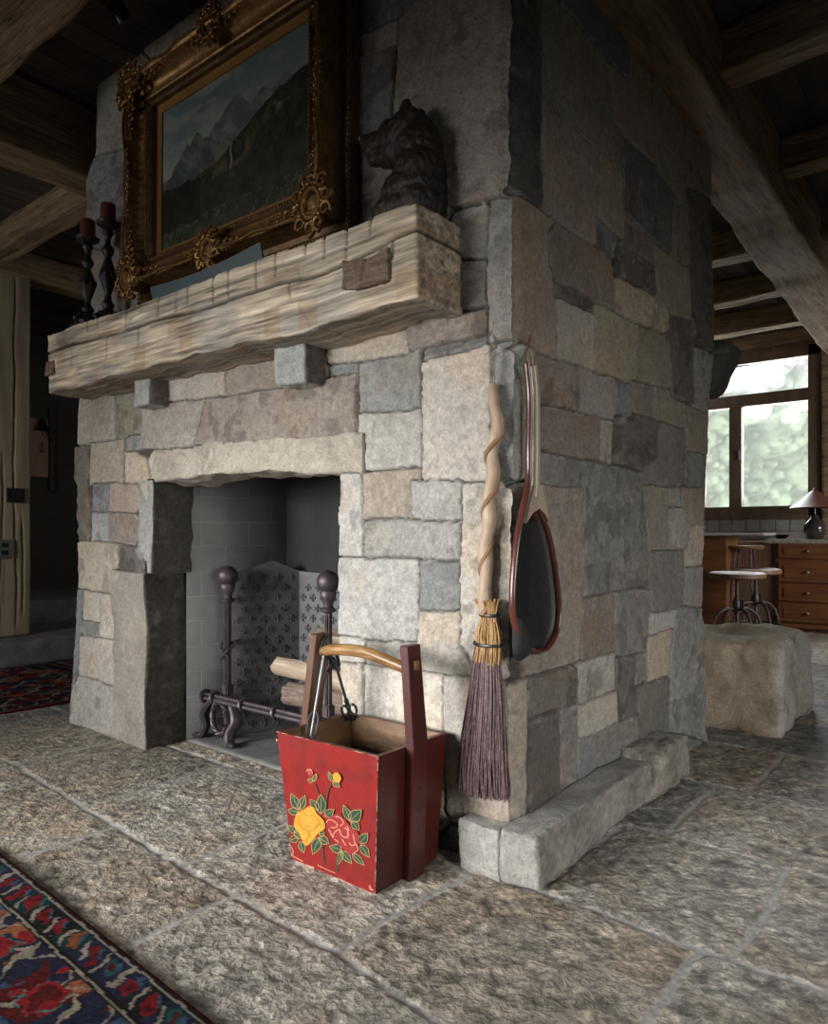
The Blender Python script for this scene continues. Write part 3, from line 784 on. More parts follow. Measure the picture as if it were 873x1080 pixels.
# steps
def step(name, x0, x1, y0, y1, z0, z1, label, sd):
    o = rough_box(name, (x0, y0, z0), (x1, y1, z1), (.025, .03, .02), M['block2'], None, rad=.025, amp=.012, freq=7, seed=sd)
    return tag(o, label, 'step')
M['block2'] = mat('dark_step_stone', (.20, .20, .195), (.12, .12, .12), scale=8, rough=.85, bump=.008, bscale=50, bump2=.008, b2scale=16)
step('stone_step', -5.70, -4.55, .12, 2.88, 0, .19, 'worn grey stone step carrying the timber post', 5)
step('stone_step', -7.35, -5.72, .12, 2.88, 0, .38, 'upper stone step in the dark passage behind the post', 6)
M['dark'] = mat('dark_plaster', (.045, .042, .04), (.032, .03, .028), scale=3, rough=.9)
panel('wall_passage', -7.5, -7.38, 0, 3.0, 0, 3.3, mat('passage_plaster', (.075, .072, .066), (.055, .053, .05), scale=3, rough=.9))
panel('wall_left', -5.3, -5.05, -4.2, .0, 0, 3.3, M['plaster'])
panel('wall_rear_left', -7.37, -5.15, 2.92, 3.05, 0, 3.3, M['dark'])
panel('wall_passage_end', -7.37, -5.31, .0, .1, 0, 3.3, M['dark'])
panel('wall_behind', -5.14, -4.9, 2.92, 6.9, 0, 3.3, M['plaster'])
panel('wall_right', 4.0, 4.15, -4.2, 7.1, 0, 3.3, M['plaster'])
# passage: plank door, sconce
dp = U(34, 472, 'x', -7.36)
dr = thing('cupboard_door', 'pinkish wooden cupboard door with a dark pull in the dark passage', 'cupboard', (dp[0], dp[1]-.14, dp[2]-.3))
MB().box((0, 0, .3), (.05, .62, .66), bev=.006).build('door_panel', mat('pink_wood', (.42, .22, .15), (.30, .15, .10), scale=1, stretch=(20, 20, 1), rough=.5), dr)
MB().tube(bez([(.03, .235, .25), (.06, .22, .27), (.06, .22, .33), (.03, .235, .36)], 6), .008, 8).build('handle', M['darkiron'], dr)
for s in (-1, 1): MB().box((.0, s*.345, .3), (.07, .05, .95), bev=.004).build('door_frame', mat('dark_frame_wood', (.05, .035, .025), rough=.6), dr)
sp = U(52, 458, 'x', -7.37)
scn = thing('wall_sconce', 'black bell shaded sconce on a curled bracket in the dark passage', 'sconce', sp)
MB().box((.0, .03, -.03), (.02, .05, .26), bev=.006).build('backplate', M['darkiron'], scn)
MB().tube(bez([(.01, .03, -.02), (.06, .0, -.07), (.1, -.05, -.05), (.1, -.09, .02), (.09, -.12, .05)], 8), .009, 8).build('bracket', M['darkiron'], scn)
MB().lathe([(.02, .11), (.035, .09), (.05, .04), (.085, -.02), (.08, -.02), (.045, .035), (.02, .09)], (.09, -.12, .04), 20).build('lamp_shade', M['darkiron'], scn)
# ceiling spot lamp
tl = U(124, -4, 'z', 3.2)
t = thing('spot_lamp', 'small black spot lamp on the ceiling above the painting', 'lamp', (tl[0], tl[1], 3.15))
MB().lathe([(.0, -.05), (.034, -.05), (.036, .05), (.02, .07), (0, .07)], (0, 0, 0), 16, Matrix.Rotation(.7, 4, 'X')).build('lamp_head', M['darkiron'], t)
MB().tube([(0, 0, .03), (0, 0, .11)], .01, 8).build('stem', M['darkiron'], t)

# ---------------------------------------------------------------- kitchen wall with window
WY = 6.95
wx0 = -1.62; wx1 = U(862, 450, 'y', WY)[0]; wz0 = U(800, 546, 'y', WY)[2]; wz1 = U(800, 372, 'y', WY)[2]
mb = MB()
def bx(x0, x1, z0, z1): mb.box(((x0+x1)/2, WY+.1, (z0+z1)/2), (x1-x0, .2, z1-z0))
bx(-5.0, wx0, 0, 3.3); bx(wx1, 4.1, 0, 3.3); bx(wx0, wx1, 0, wz0); bx(wx0, wx1, wz1, 3.3)
struct(mb.build('wall_kitchen', M['plaster'], None, smooth=False))
M['winwood'] = mat('window_timber', (.13, .085, .055), (.08, .05, .035), scale=2, stretch=(6, 6, 1), rough=.5)
fr = MB(); y = WY-.0
def bar(mb_, x0, x1, z0, z1, yy=None, d=.09):
    yy = y if yy is None else yy
    mb_.box(((x0+x1)/2, yy, (z0+z1)/2), (x1-x0, d, z1-z0), bev=.006)
xm0 = U(770, 470, 'y', WY)[0]; xm1 = U(783, 470, 'y', WY)[0]; xr = U(853, 470, 'y', WY)[0]
zt0 = U(810, 427, 'y', WY)[2]; zt1 = U(830, 412, 'y', WY)[2]; zb = U(810, 534, 'y', WY)[2]; ztop = U(830, 379, 'y', WY)[2]
win = struct(thing('window_1', None, None, (wx0, WY, wz0)))
def W_(mb_, n, m_, **k): o = mb_.build(n, m_, win, org=(0, 0, 0), **k); 
win_off = Vector((wx0, WY, wz0))
def wbuild(mb_, n, m_):
    mb_.v = [tuple(Vector(v)-win_off) for v in mb_.v]; return struct(mb_.build(n, m_, win))
f = MB(); bar(f, wx0-.05, wx1+.05, wz0-.02, zb, d=.13); bar(f, wx0-.05, wx1+.05, ztop, wz1+.05, d=.13); bar(f, xr, wx1+.04, wz0, wz1, d=.13); bar(f, wx0-.05, wx0+.06, wz0, wz1, d=.13)
bar(f, wx0, wx1, zt0-.0, zt1, d=.12); bar(f, xm0, xm1, wz0, zt0, d=.11)
wbuild(f, 'window_frame', M['winwood'])
M['glass'] = mat('window_glass', (.9, .95, .97), rough=.03, spec=.5, alpha=.06)
for (a, b, c_, d_) in ((wx0+.05, xm0, zb, zt0), (xm1, xr, zb, zt0), (wx0+.05, xr, zt1, ztop)):
    g = MB().box(((a+b)/2, WY, (c_+d_)/2), (b-a+.02, .008, d_-c_+.02)); wbuild(g, 'window_pane', M['glass'])
hp = U(779, 480, 'y', WY-.065); g = MB().box(tuple(hp), (.02, .03, .11), bev=.005); wbuild(g, 'window_handle', M['silver'])
# timber casing over the window and to its right
for k, (x0, x1, z0, z1) in enumerate(((wx0-.3, wx1+.3, wz1+.04, wz1+.2), (wx1+.05, wx1+.24, 0.9, wz1+.05))):
    o = rough_box('trim_%d' % (k+1), (x0, WY-.1, z0), (x1, WY-.01, z1), .04, M['beam'], None, rad=.01, amp=.006, freq=4, seed=80+k); struct(o)
# outside: forested slope, daylight put in as a glow of its own
def hillside():
    xs_ = np.linspace(-9, 7, 380); zs_ = np.linspace(-2, 9, 300); A, B = np.meshgrid(xs_, zs_, indexing='ij'); p = np.column_stack([A.ravel(), B.ravel()])
    n = fbm(p*1.6, 5, 61); n2 = fbm(p*9, 5, 62)
    yy = 12+p[:, 1]*.55+1.0*n+.25*n2
    t = sstep(-.3, .35, .6*n+.9*n2)[:, None]; c = np.array([.26, .32, .26])*(1-t)+np.array([.46, .53, .41])*t
    c = c+np.array([.34, .36, .34]); up = sstep(3.3, 4.6, p[:, 1]+.8*n)[:, None]; c = c*(1-up)+np.array([1.25, 1.28, 1.3])*up; 
    return struct(link('hill', fast_mesh('hill', np.column_stack([p[:, 0], yy, p[:, 1]]), grid_quads(380, 300), c),
                mat('forest_glow', None, attr=True, scale=2, vary=.10, rough=.9, emit=.56)))
hillside()
# splashback tiles
r = random.Random(6); x = -2.0; k = 0
mb = MB()
while x < 1.6:
    w_ = r.uniform(.13, .17); mb.box((x+w_/2, WY-.012, (1.03+wz0-.02)/2), (w_-.006, .02, wz0-.02-1.03), bev=.003); x += w_
tag(mb.build('trim_3', M['tile'], None, org=(-.2, WY, 1.03)), kind='structure')
# cabinets
M['cherry'] = mat('cherry_wood', (.20, .08, .03), (.11, .042, .018), scale=1.3, stretch=(2, 2, 16), rough=.35, bump=.0006, bscale=6, spec=.5)
M['cherryv'] = mat('pale_cherry', (.17, .10, .065), (.12, .07, .045), scale=1.3, stretch=(16, 16, 1.5), rough=.45)
M['granite'] = mat('granite', (.34, .32, .29), (.12, .11, .10), scale=60, rough=.25, c3=(.55, .53, .5))
cy = 6.30; ztop_c = U(840, 571, 'y', cy)[2]
xa = U(817, 620, 'y', cy)[0]; cw = .62
cab = thing('drawer_cabinet', 'cherry kitchen base cabinet with four drawers under the granite top', 'cabinet', (xa+cw/2, cy, 0))
MB().box((0, .30, (ztop_c-.024+.04)/2), (cw, .60, ztop_c-.024-.04), bev=.004).box((0, .32, .05), (cw, .55, .1)).build('carcass', M['cherry'], cab)
zs4 = [U(840, v, 'y', cy)[2] for v in (573, 589, 592, 614, 616, 634, 636, 656)]
for i in range(4):
    z1_, z0_ = zs4[2*i], zs4[2*i+1]; h_ = z1_-z0_
    d = MB().box((0, -.012, (z0_+z1_)/2), (cw-.07, .024, h_), bev=.004).box((0, -.026, (z0_+z1_)/2), (cw-.17, .012, max(.04, h_-.075)), bev=.006).build('drawer', M['cherry'], cab)
    for q in range(1): MB().ball((0, -.045, (z0_+z1_)/2), .014, 12).build('knob', M['silver'], d)
c2 = copy_thing(cab, 'further right cherry cabinet, only its left edge by the frame edge'); c2.location = (xa+cw*1.5+.01, cy, 0)
ct = thing('granite_worktop', 'speckled granite worktop along the kitchen window wall', 'worktop', (0, cy+.3, ztop_c))
xl = U(806, 566, 'y', cy-.03)[0]
MB().box(((xl+2.6)/2, .0, -.0), (2.6-xl, .66, .045), bev=.006).build('slab', M['granite'], ct)
for o in [c for c in bpy.data.objects if c.parent == ct]: o.location.z = 0
p0 = U(775, 600, 'y', cy+.03)[0]
ep = MB().box(((p0+xa)/2, cy+.3, .47), (xa-p0-.01, .56, .90), bev=.004).build('cabinet_panel', M['cherryv'], None, org=((p0+xa)/2, cy+.3, .02)); tag(ep, 'plain pale brown end panel between the stools and the drawers', 'panel')
# island / bar with thin bright top
iy = 5.75; ix1 = U(805, 562, 'y', iy)[0]; ix0 = -2.4
isl = thing('kitchen_bar', 'dark kitchen bar with an orange lit panel, seen past the chimney', 'bar counter', (ix0, iy, 0))
zi = U(780, 562, 'y', iy)[2]
MB().box(((ix1-ix0)/2, .26, zi-.012), (ix1-ix0, .54, .024), bev=.004).build('countertop', mat('polished_bar_top', (.45, .42, .38), rough=.25), isl)
ixp = U(766, 600, 'y', iy+.1)[0]
MB().box(((ixp-ix0)/2, .30, zi/2-.015), (ixp-ix0, .44, zi-.03), bev=.004).build('body', M['cherry'], isl)
MB().box((ixp-ix0-.11, .105, .72), (.16, .02, .36), bev=.006).build('door_panel', M['cherry'], isl)
# stools
M['seatwood'] = mat('stool_seat_wood', (.24, .13, .075), (.14, .075, .045), scale=2, stretch=(2, 14, 1), rough=.5)
def make_stool(label, loc, sz=.60, R=.225, fr_=.20):
    t = thing('bar_stool', label, 'stool', loc, group='swivel stools at the kitchen bar')
    MB().lathe([(0, sz-.06), (R*.85, sz-.06), (R, sz-.045), (R, sz-.012), (R*.9, sz), (R*.5, sz-.006), (0, sz-.008)], n=32).build('seat', M['seatwood'], t)
    MB().tube([(0, 0, .10), (0, 0, sz-.045)], .016, 10).lathe([(.03, .30), (.036, .31), (.036, .40), (.02, .44)], n=14).build('column', M['iron'], t)
    MB().box((.035, 0, .38), (.05, .045, .09), bev=.008).build('adjuster', M['iron'], t)
    for k in range(4):
        a = PI/4+k*PI/2; ca, sa = math.cos(a), math.sin(a)
        pts = bez([(ca*.02, sa*.02, .33), (ca*.10, sa*.10, .335), (ca*.19, sa*.19, .27), (ca*(fr_+.035), sa*(fr_+.035), .12), (ca*(fr_+.04), sa*(fr_+.04), .004)], 8)
        MB().tube(pts, .013, 8).build('leg', M['iron'], t)
    MB().tube([(math.cos(2*PI*i/32)*(fr_+.03), math.sin(2*PI*i/32)*(fr_+.03), .13) for i in range(32)], .009, 8, closed=True).build('foot_ring', M['iron'], t)
    return t
def floor_pt(px, depth): d = ray(px, HZ); return CAM[:2]+d[:2]*depth
a = floor_pt(777, 6.35); make_stool('nearer round wooden swivel stool on arched iron legs at the bar', (a[0], a[1], 0.003), sz=.66, R=.235)
a = floor_pt(797, 6.95); make_stool('swivel stool standing just behind the front stool at the bar', (a[0], a[1], 0.003), sz=.665)
a = floor_pt(789, 7.55); 
t = thing('bar_stool', 'taller stool with only its raised seat visible under the bar top', 'stool', (a[0], a[1]-.15, .003), group='swivel stools at the kitchen bar')
zs = .875
MB().lathe([(0, zs-.035), (.18, zs-.03), (.195, zs-.012), (.18, zs), (0, zs-.005)], n=28).build('seat', M['seatwood'], t)
for k in range(4):
    a_ = PI/4+k*PI/2; MB().tube([(math.cos(a_)*.1, math.sin(a_)*.1, zs-.03), (math.cos(a_)*.17, math.sin(a_)*.17, .003)], .012, 8).build('leg', M['iron'], t)
# lamp on the worktop
lp = U(859, 563, 'y', cy+.25); lamp = thing('table_lamp', 'dark pottery table lamp with a flared amber shade on the granite worktop', 'lamp', (lp[0], lp[1], ztop_c+.0225))
k = (cy+.25-CAM[1])/ray(859, 563)[1]/F_PX
MB().lathe([(0, 0), (.055, 0), (.075, .012), (.105, .09), (.10, .15), (.055, .2), (.035, .22), (.04, .235), (.03, .25), (.012, .255), (.012, .34)], n=28).build('base', mat('dark_glaze', (.03, .028, .028), (.05, .04, .035), rough=.15), lamp)
MB().lathe([(.028, .50), (.045, .485), (.14, .39), (.235, .325), (.23, .322), (.135, .38), (.04, .475)], n=32).build('lamp_shade', mat('amber_mica', (.13, .045, .025), (.09, .03, .018), scale=5, rough=.4), lamp)
MB().ball((0, 0, .515), .014, 10).build('finial', M['darkiron'], lamp)
# small dark dish against the splashback
dp = U(824, 556, 'y', cy+.5); d = MB().lathe([(0, 0), (.04, 0), (.08, .04), (.078, .045), (.04, .01), (0, .01)], n=20).build('bowl', M['darkiron'], None); d.location = (dp[0], dp[1], ztop_c+.0225); tag(d, 'small dark bowl on the granite worktop left of the lamp', 'bowl')

# ---------------------------------------------------------------- rugs
NAVY, RED, CRM, ORG, BLU, TEAL, DRED, BLK = [np.array(c) for c in ((.030, .035, .065), (.33, .028, .035), (.42, .37, .30), (.40, .15, .07), (.07, .12, .22), (.03, .12, .11), (.13, .02, .02), (.02, .02, .022))]
def rug_col(u, v, seed):
    """u along the edge, v distance in from the edge (metres)"""
    q = np.column_stack([u, v]); wv = fbm(q*30, 3, seed)*.0075; V_ = v+.5*wv; U_ = u+fbm(q*24, 3, seed+1)*.022
    n = len(u); c = np.tile(DRED, (n, 1))
    def put(m, col): c[m] = col
    def line(v0, w_, col): put(np.abs(V_-v0) < w_, col)
    put(v > .016, BLK)
    band = (v > .022) & (v < .105); put(band, NAVY)
    # guard band of toothed leaves and blossoms
    P_ = .088; ph = (U_/P_) % 1; cell = np.floor(U_/P_).astype(int); s = (V_+wv-.063)/.041
    rs_ = np.random.RandomState(seed).rand(64, 4)
    bg_ = rs_[cell % 64, 0]
    for lo_, col in ((0, NAVY), (.4, BLK*1.2), (.75, TEAL*.45)): put(band & (bg_ >= lo_), col)
    diag = ph-(.30+.35*(rs_[cell % 64, 2]-.4))*s
    put(band & (np.abs(diag-.14) < .045+.05*rs_[cell % 64, 3]+.04*np.abs(np.sin(s*11))) & (np.abs(s) < .9), CRM)
    put(band & (np.abs(diag-.14) > .15) & (np.abs(diag-.27) < .022) & (s > -.4), CRM)
    blob = ((diag-.60)/.25)**2+((s-.05)/.78)**2+.7*vnoise(q*55, seed+3)
    bc = rs_[cell % 64, 1]
    put(band & (blob < .9), RED*.75); put(band & (blob < .9) & (bc > .80), ORG*.7); put(band & (blob < .9) & (bc < .2), TEAL)
    put(band & (((diag-.85)/.09)**2+((s+.35)/.4)**2 < .9), BLU); put(band & (blob < .2) & (bc < .6), DRED)
    line(.024, .0028, CRM); line(.108, .0045, BLK); line(.1155, .0028, CRM); line(.122, .0035, BLK)
    # field
    f = v > .126; put(f, NAVY)
    G = .30; cu = (U_/G) % 1-.5; cell2 = np.floor(U_/G).astype(int); vv = (V_+2.2*wv-.126)
    n1 = fbm(q*9, 2, seed+5); n2 = fbm(q*15, 2, seed+6); n3 = fbm(q*12+5, 2, seed+7)
    put(f & (n1 > .16), DRED); put(f & (n2 > .30), ORG); put(f & (n3 < -.32), BLU); put(f & (n3 > .38), RED)
    zig = np.abs(((U_/.28) % 1)-.5)*2; zl = .03+.16*zig
    edge_ = np.abs(((vv) % .24)-zl)
    put(f & (edge_ < .011+.012*vnoise(q*40, seed+8)), CRM)
    put(f & (edge_ >= .016) & (edge_ < .021), BLK)
    zig2 = np.abs((((U_+.1)/.19) % 1)-.5)*2; put(f & (np.abs(((vv+.07) % .20)-.02-.10*zig2) < .006), CRM*.9)
    ro = ((((U_+.06)/.28) % 1-.5)/.2)**2+((((vv+.0) % .24)-.085)/.05)**2+.9*vnoise(q*34, seed+12)
    put(f & (ro < 1), RED); put(f & (ro < .35), DRED); put(f & (np.abs(ro-1.1) < .07), TEAL*2); 
    k = .5*(1+.3*vnoise(q*330, seed+9)+.25*vnoise(q*90, seed+10))[:, None]
    return np.clip(c*k, .006, .7)
M['rug'] = mat('wool_pile', None, attr=True, scale=120, vary=.25, rough=.95, bump=.003, bscale=500, spec=.05)
def rug(name, x0, x1, y0, y1, res, label, seed, edge, turn=0):
    xs_ = np.arange(x0, x1+res, res); ys_ = np.arange(y0, y1+res, res); A, B = np.meshgrid(xs_, ys_, indexing='ij'); a, b = A.ravel(), B.ravel()
    if edge == 'y': u = a; v = np.minimum(y1-b, np.minimum(a-x0, x1-a)+.0)
    else: u = b; v = x1-a
    v = np.minimum(v, y1-b) if edge == 'x' else y1-b
    c = rug_col(u, v, seed)
    d = np.minimum(np.minimum(a-x0, x1-a), np.minimum(b-y0, y1-b))
    z = .0115*sstep(0, .012, d)+.0012*vnoise(np.column_stack([a, b])*140, 3)+.002*fbm(np.column_stack([a, b])*4, 2, 5)*sstep(0, .05, d)
    cx, cy_ = (x0+x1)/2, (y0+y1)/2
    o = link(name, fast_mesh(name, np.column_stack([a-cx, b-cy_, z]), grid_quads(len(xs_), len(ys_)), c), M['rug']); o.location = (cx, cy_, .003); o.rotation_euler = (0, 0, turn)
    return tag(o, label, 'rug')
rug('patterned_rug', -2.3, .7, -2.5, -.925, .0042, 'navy, red and cream patterned wool rug in the near left corner', 4, 'y', turn=-.045)
rug('patterned_rug', -4.5, -3.14, -1.2, 1.7, .008, 'dark red patterned rug between the chimney and the left step', 9, 'x', turn=.02)
# ---------------------------------------------------------------- painting
M['gold'] = mat('dark_gilding', (.30, .17, .065), (.14, .075, .03), scale=14, rough=.34, rough2=.55, metal=.75, bump=.0015, bscale=70, c3=(.42, .26, .11))
M['goldflat'] = mat('gilt_fillet', (.42, .24, .08), (.34, .18, .06), scale=4, rough=.4, metal=.6)
M['goldd'] = mat('antique_gilding', (.17, .10, .045), (.085, .05, .026), scale=20, rough=.45, metal=.6, bump=.003, bscale=110, bump2=.002, b2scale=60)
cx0, cx1, cz0, cz1 = -1.745, -.79, 2.235, 2.853
pc = ((cx0+cx1)/2, -.02, (cz0+cz1)/2); cw_, ch_ = cx1-cx0, cz1-cz0
pt = thing('framed_painting', 'mountain landscape painting in a wide ornate gilt frame above the mantel', 'painting', pc, ry=math.radians(.6))
def canvas():
    nx, nz = 420, 280; A, B = np.meshgrid(np.linspace(0, 1, nx), np.linspace(0, 1, nz), indexing='ij'); u, v = A.ravel(), B.ravel(); q = np.column_stack([u*1.55, v])
    c = np.zeros((len(u), 3)); 
    def L(a, b, t): return np.array(a)*(1-t[:, None])+np.array(b)*t[:, None]
    c = L((.33, .38, .36), (.13, .20, .22), sstep(.45, 1.0, v+.15*fbm(q*3, 3, 2)))
    cl = sstep(.02, .35, fbm(np.column_stack([q[:, 0]*3+q[:, 1]*2, q[:, 1]*9]), 5, 5)); c = c*(1-.55*cl[:, None])+np.array([.36, .36, .32])*.55*cl[:, None]
    def ridge(base, amp, f, sd, peaks):
        h = base+amp*ridged(np.column_stack([u*f, u*0]), 4, sd)
        for (p, hh, w_) in peaks: h = np.maximum(h, hh-np.abs(u-p)*w_+.02*ridged(np.column_stack([u*30, u*0]), 3, sd+1))
        return h
    far = ridge(.50, .03, 5, 11, [(.55, .83, 1.5), (.50, .78, .9), (.72, .76, .8), (.85, .78, .8)])
    m = v < far; tex = fbm(np.column_stack([q[:, 0]*10+q[:, 1]*6, q[:, 1]*8]), 5, 13)
    c[m] = (L((.24, .27, .26), (.11, .14, .15), sstep(-.3, .3, tex)))[m]
    mid = ridge(.40, .02, 7, 17, [(.27, .72, 1.6), (.2, .66, 1.2), (.33, .66, .9)])
    m = v < mid; c[m] = (L((.17, .19, .17), (.07, .09, .09), sstep(-.25, .25, tex)))[m]
    dark = .40+.34*sstep(.25, 1.0, u)+.02*ridged(np.column_stack([u*18, u*0]), 4, 23)+.04*fbm(q*8, 3, 3); m = v < dark
    fo = fbm(q*26, 4, 29); c[m] = (L((.018, .026, .018), (.045, .055, .033), sstep(-.2, .5, fo)))[m]
    g = np.exp(-(((u-.52)/.15)**2+((v-.43-.35*(u-.5))/.10)**2)); t = (g*sstep(-.3, .5, fbm(q*14, 4, 33)))[:, None]; c = c*(1-t)+np.array([.20, .17, .09])*t
    g = np.exp(-(((u-.80)/.09)**2+((v-.60-.3*(u-.8))/.035)**2)); t = (.8*g*sstep(-.3, .5, fbm(q*20, 4, 35)))[:, None]; c = c*(1-t)+np.array([.27, .24, .16])*t
    wf = (np.abs(u-.515-.004*np.sin(v*50)) < .006) & (v > .36) & (v < .52); c[wf] = (.22, .25, .24)
    wf = (np.abs(u-.52) < .02) & (v > .30) & (v < .345); c[wf] = (.13, .17, .16)
    me_ = v < .30+.12*u; t = (me_*.75)[:, None]; c = c*(1-t)+L((.020, .026, .015), (.040, .048, .026), sstep(-.3, .4, fbm(q*12, 4, 37)))*t
    bl = (v < .15) & (fbm(q*30, 3, 41) > .34); c[bl] = (.075, .08, .055)
    tr = (u < .30) & (v < .38+.06*ridged(np.column_stack([u*22, u*0]), 3, 43)) & (v > .12); c[tr] = c[tr]*.45
    c *= (1+.18*fbm(q*90, 2, 47))[:, None]
    V = np.column_stack([(u-.5)*cw_, np.zeros(len(u)), (v-.5)*ch_])
    return fast_mesh('canvas', V, grid_quads(nx, nz), np.clip(c, .008, .6))
cv = link('canvas', canvas(), mat('oil_paint', None, attr=True, scale=80, vary=.08, rough=.5, bump=.0004, bscale=300, spec=.35), pt); cv.location = (0, -.045, 0)
def molding(name, prof, m, seg=1, smooth=60):
    """prof: (outward offset, depth towards room) mitred round the canvas"""
    mb = MB(); k = len(prof); vs = []
    for (o_, d_) in prof:
        a, b = cw_/2+o_, ch_/2+o_
        vs += [(-a, -d_, -b), (a, -d_, -b), (a, -d_, b), (-a, -d_, b)]
    fs = [(i*4+j, i*4+(j+1) % 4, (i+1)*4+(j+1) % 4, (i+1)*4+j) for i in range(k-1) for j in range(4)]
    mb.add(vs, fs); return mb.build(name, m, pt, angle=28)
molding('gilt_fillet', [(-.006, .045), (-.006, .052), (.022, .062)], M['goldflat'])
molding('beaded_molding', [(.022, .062), (.024, .080), (.032, .088), (.042, .088), (.050, .080), (.052, .07)], M['goldd'])
molding('frame', [(.052, .07), (.056, .086), (.062, .09), (.068, .084), (.085, .088), (.105, .104), (.120, .126), (.128, .142), (.138, .148), (.146, .142), (.150, .128), (.150, .0), (-.006, .0)], M['gold'])
molding('outer_frame', [(.150, .040), (.168, .034), (.176, .046), (.186, .050), (.194, .042), (.196, .0), (.15, .0)], M['goldd'])
bd = MB()
def beads(off, d, r, step_):
    a, b = cw_/2+off, ch_/2+off
    for s in (-1, 1):
        n = int(2*a/step_)
        for i in range(n+1): bd.ball((-a+2*a*i/n, -d, s*b), r, 6)
        n = int(2*b/step_)
        for i in range(1, n): bd.ball((s*a, -d, -b+2*b*i/n), r, 6)
beads(.037, .089, .0055, .016); bd.build('inner_beading', M['gold'], pt)
bd = MB(); beads(.187, .050, .005, .018); bd.build('outer_beading', M['gold'], pt)
def scroll(mb, c, r, turns, dirn, rot, y, th=.008):
    pts = []; n = int(18*turns)
    for i in range(n+1):
        t = i/n; a = rot+dirn*t*turns*2*PI; rr_ = r*(1-.82*t)
        pts.append((c[0]+math.cos(a)*rr_, y-.006*math.sin(t*PI), c[1]+math.sin(a)*rr_))
    mb.tube(pts, [th*(1-.45*i/n) for i in range(n+1)], 6)
def cartouche(cx_, cz_, s, y, sd, sx=1, sz=1):
    r = random.Random(sd); mb = MB()
    mb.tube([(cx_+math.cos(a)*s*.42, y, cz_+math.sin(a)*s*.52) for a in [2*PI*i/24 for i in range(24)]], .011, 6, closed=True)
    mb.ball((cx_, y+.004, cz_), s*.30, 12, (1, .30, 1.2))
    for k in range(10):
        a = 2*PI*k/10+.2; px_, pz_ = cx_+math.cos(a)*s*.78, cz_+math.sin(a)*s*.88
        scroll(mb, (px_, pz_), s*.27, 1.3, 1 if k % 2 else -1, a+r.uniform(-.5, .5), y, .0085)
        mb.ball((cx_+math.cos(a+.3)*s*.62, y-.008, cz_+math.sin(a+.3)*s*.7), .009, 8)
    for k in range(14):
        a = r.uniform(0, 2*PI); q = r.uniform(.5, 1.05); mb.ball((cx_+math.cos(a)*s*q, y+.002, cz_+math.sin(a)*s*q), r.uniform(.006, .012), 7, (1.3, .8, .8))
    # leaves trailing along both rails
    for (dx, dz) in ((-sx, 0), (0, -sz)) if (sx and sz) else ((-1, 0), (1, 0)):
        for k in range(7):
            t = s*(1.05+k*.22); w_ = (1-k/8)*.018
            off = w_*(1 if k % 2 else -1)
            M_ = Matrix.Rotation(r.uniform(-.8, .8), 4, 'Y')
            mb.ball((cx_+dx*t+dz*off, y+.012, cz_+dz*t+dx*off), .016*(1-k/11), 8, (1.3, .5, .55), M_)
            scroll(mb, (cx_+dx*t-dz*off, cz_+dz*t-dx*off), .013*(1-k/12), 1.0, 1 if k % 2 else -1, r.uniform(0, 6), y+.010, .004)
    return mb.build('corner_ornament' if (sx and sz) else 'centre_ornament', M['gold'], pt, angle=60)
OX, OZ = cw_/2+.128, ch_/2+.128
k = 0
for sx in (-1, 1):
    for sz in (-1, 1): cartouche(sx*(OX-.016), sz*(OZ-.016), .096, -.142, 5+k, sx, sz); k += 1
for (x_, z_) in ((0, OZ), (0, -OZ)): cartouche(x_, z_, .076, -.142, 21+k, 0, 1); k += 1
for (x_, z_) in ((-OX, 0), (OX, 0)):
    mb = MB(); r = random.Random(k)
    for j in range(-9, 10):
        mb.ball((x_+r.uniform(-.012, .012), -.138, z_+j*.017), .013*(1-abs(j)/14), 8, (.8, .6, 1.2)); scroll(mb, (x_+(.02 if j % 2 else -.02)*(1-abs(j)/12), z_+j*.017), .012*(1-abs(j)/14), 1.1, 1 if j % 2 else -1, j, -.136, .004)
    mb.build('side_ornament', M['gold'], pt, angle=60); k += 1
# raised scrolled rim lines
for s in (-1, 1):
    for (a, b) in (((-OX+.1, s*(OZ+.006)), (-.09, s*(OZ+.006))), ((.09, s*(OZ+.006)), (OX-.1, s*(OZ+.006)))):
        MB().tube(bez([(a[0], -.146, a[1]), (a[0]*.75+b[0]*.25, -.150, a[1]+s*.010), ((a[0]+b[0])/2, -.146, a[1]), (a[0]*.25+b[0]*.75, -.15, a[1]+s*.012), (b[0], -.146, b[1]+s*.01)], 8), .006, 6).build('rim_scroll', M['gold'], pt)
    for (a, b) in (((s*(OX+.006), -OZ+.1), (s*(OX+.006), -.15)), ((s*(OX+.006), .15), (s*(OX+.006), OZ-.1))):
        MB().tube(bez([(a[0], -.146, a[1]), (a[0]+s*.01, -.15, (a[1]+b[1])/2), (b[0], -.146, b[1])], 8), .006, 6).build('rim_scroll', M['gold'], pt)
# teal board leaning under the frame
q0 = U(158, 303, 'y', -.20); q1 = U(274, 255, 'y', -.20); L_ = q1[0]-q0[0]
tb = MB(); n = 20; vs = []
for i in range(n+1):
    t = i/n; x_ = q0[0]+L_*t; sag = -.018*math.sin(PI*t); zt = q0[2]+(q1[2]-q0[2])*t+sag; b_ = 1.964
    vs += [(x_, -.20, zt), (x_, -.193, zt), (x_, -.178, b_), (x_, -.185, b_)]
fs = [(4*i+j, 4*i+(j+1) % 4, 4*i+4+(j+1) % 4, 4*i+4+j) for i in range(n) for j in range(4)]+[(0, 1, 2, 3), (4*n+3, 4*n+2, 4*n+1, 4*n)]
o = tb.add(vs, fs).build('teal_panel', mat('teal_board', (.03, .058, .066), (.02, .042, .05), scale=5, rough=.5), None, org=((q0[0]+q1[0])/2, -.14, 1.962)); tag(o, 'thin teal blue board leaning on the mantel beneath the painting', 'board')

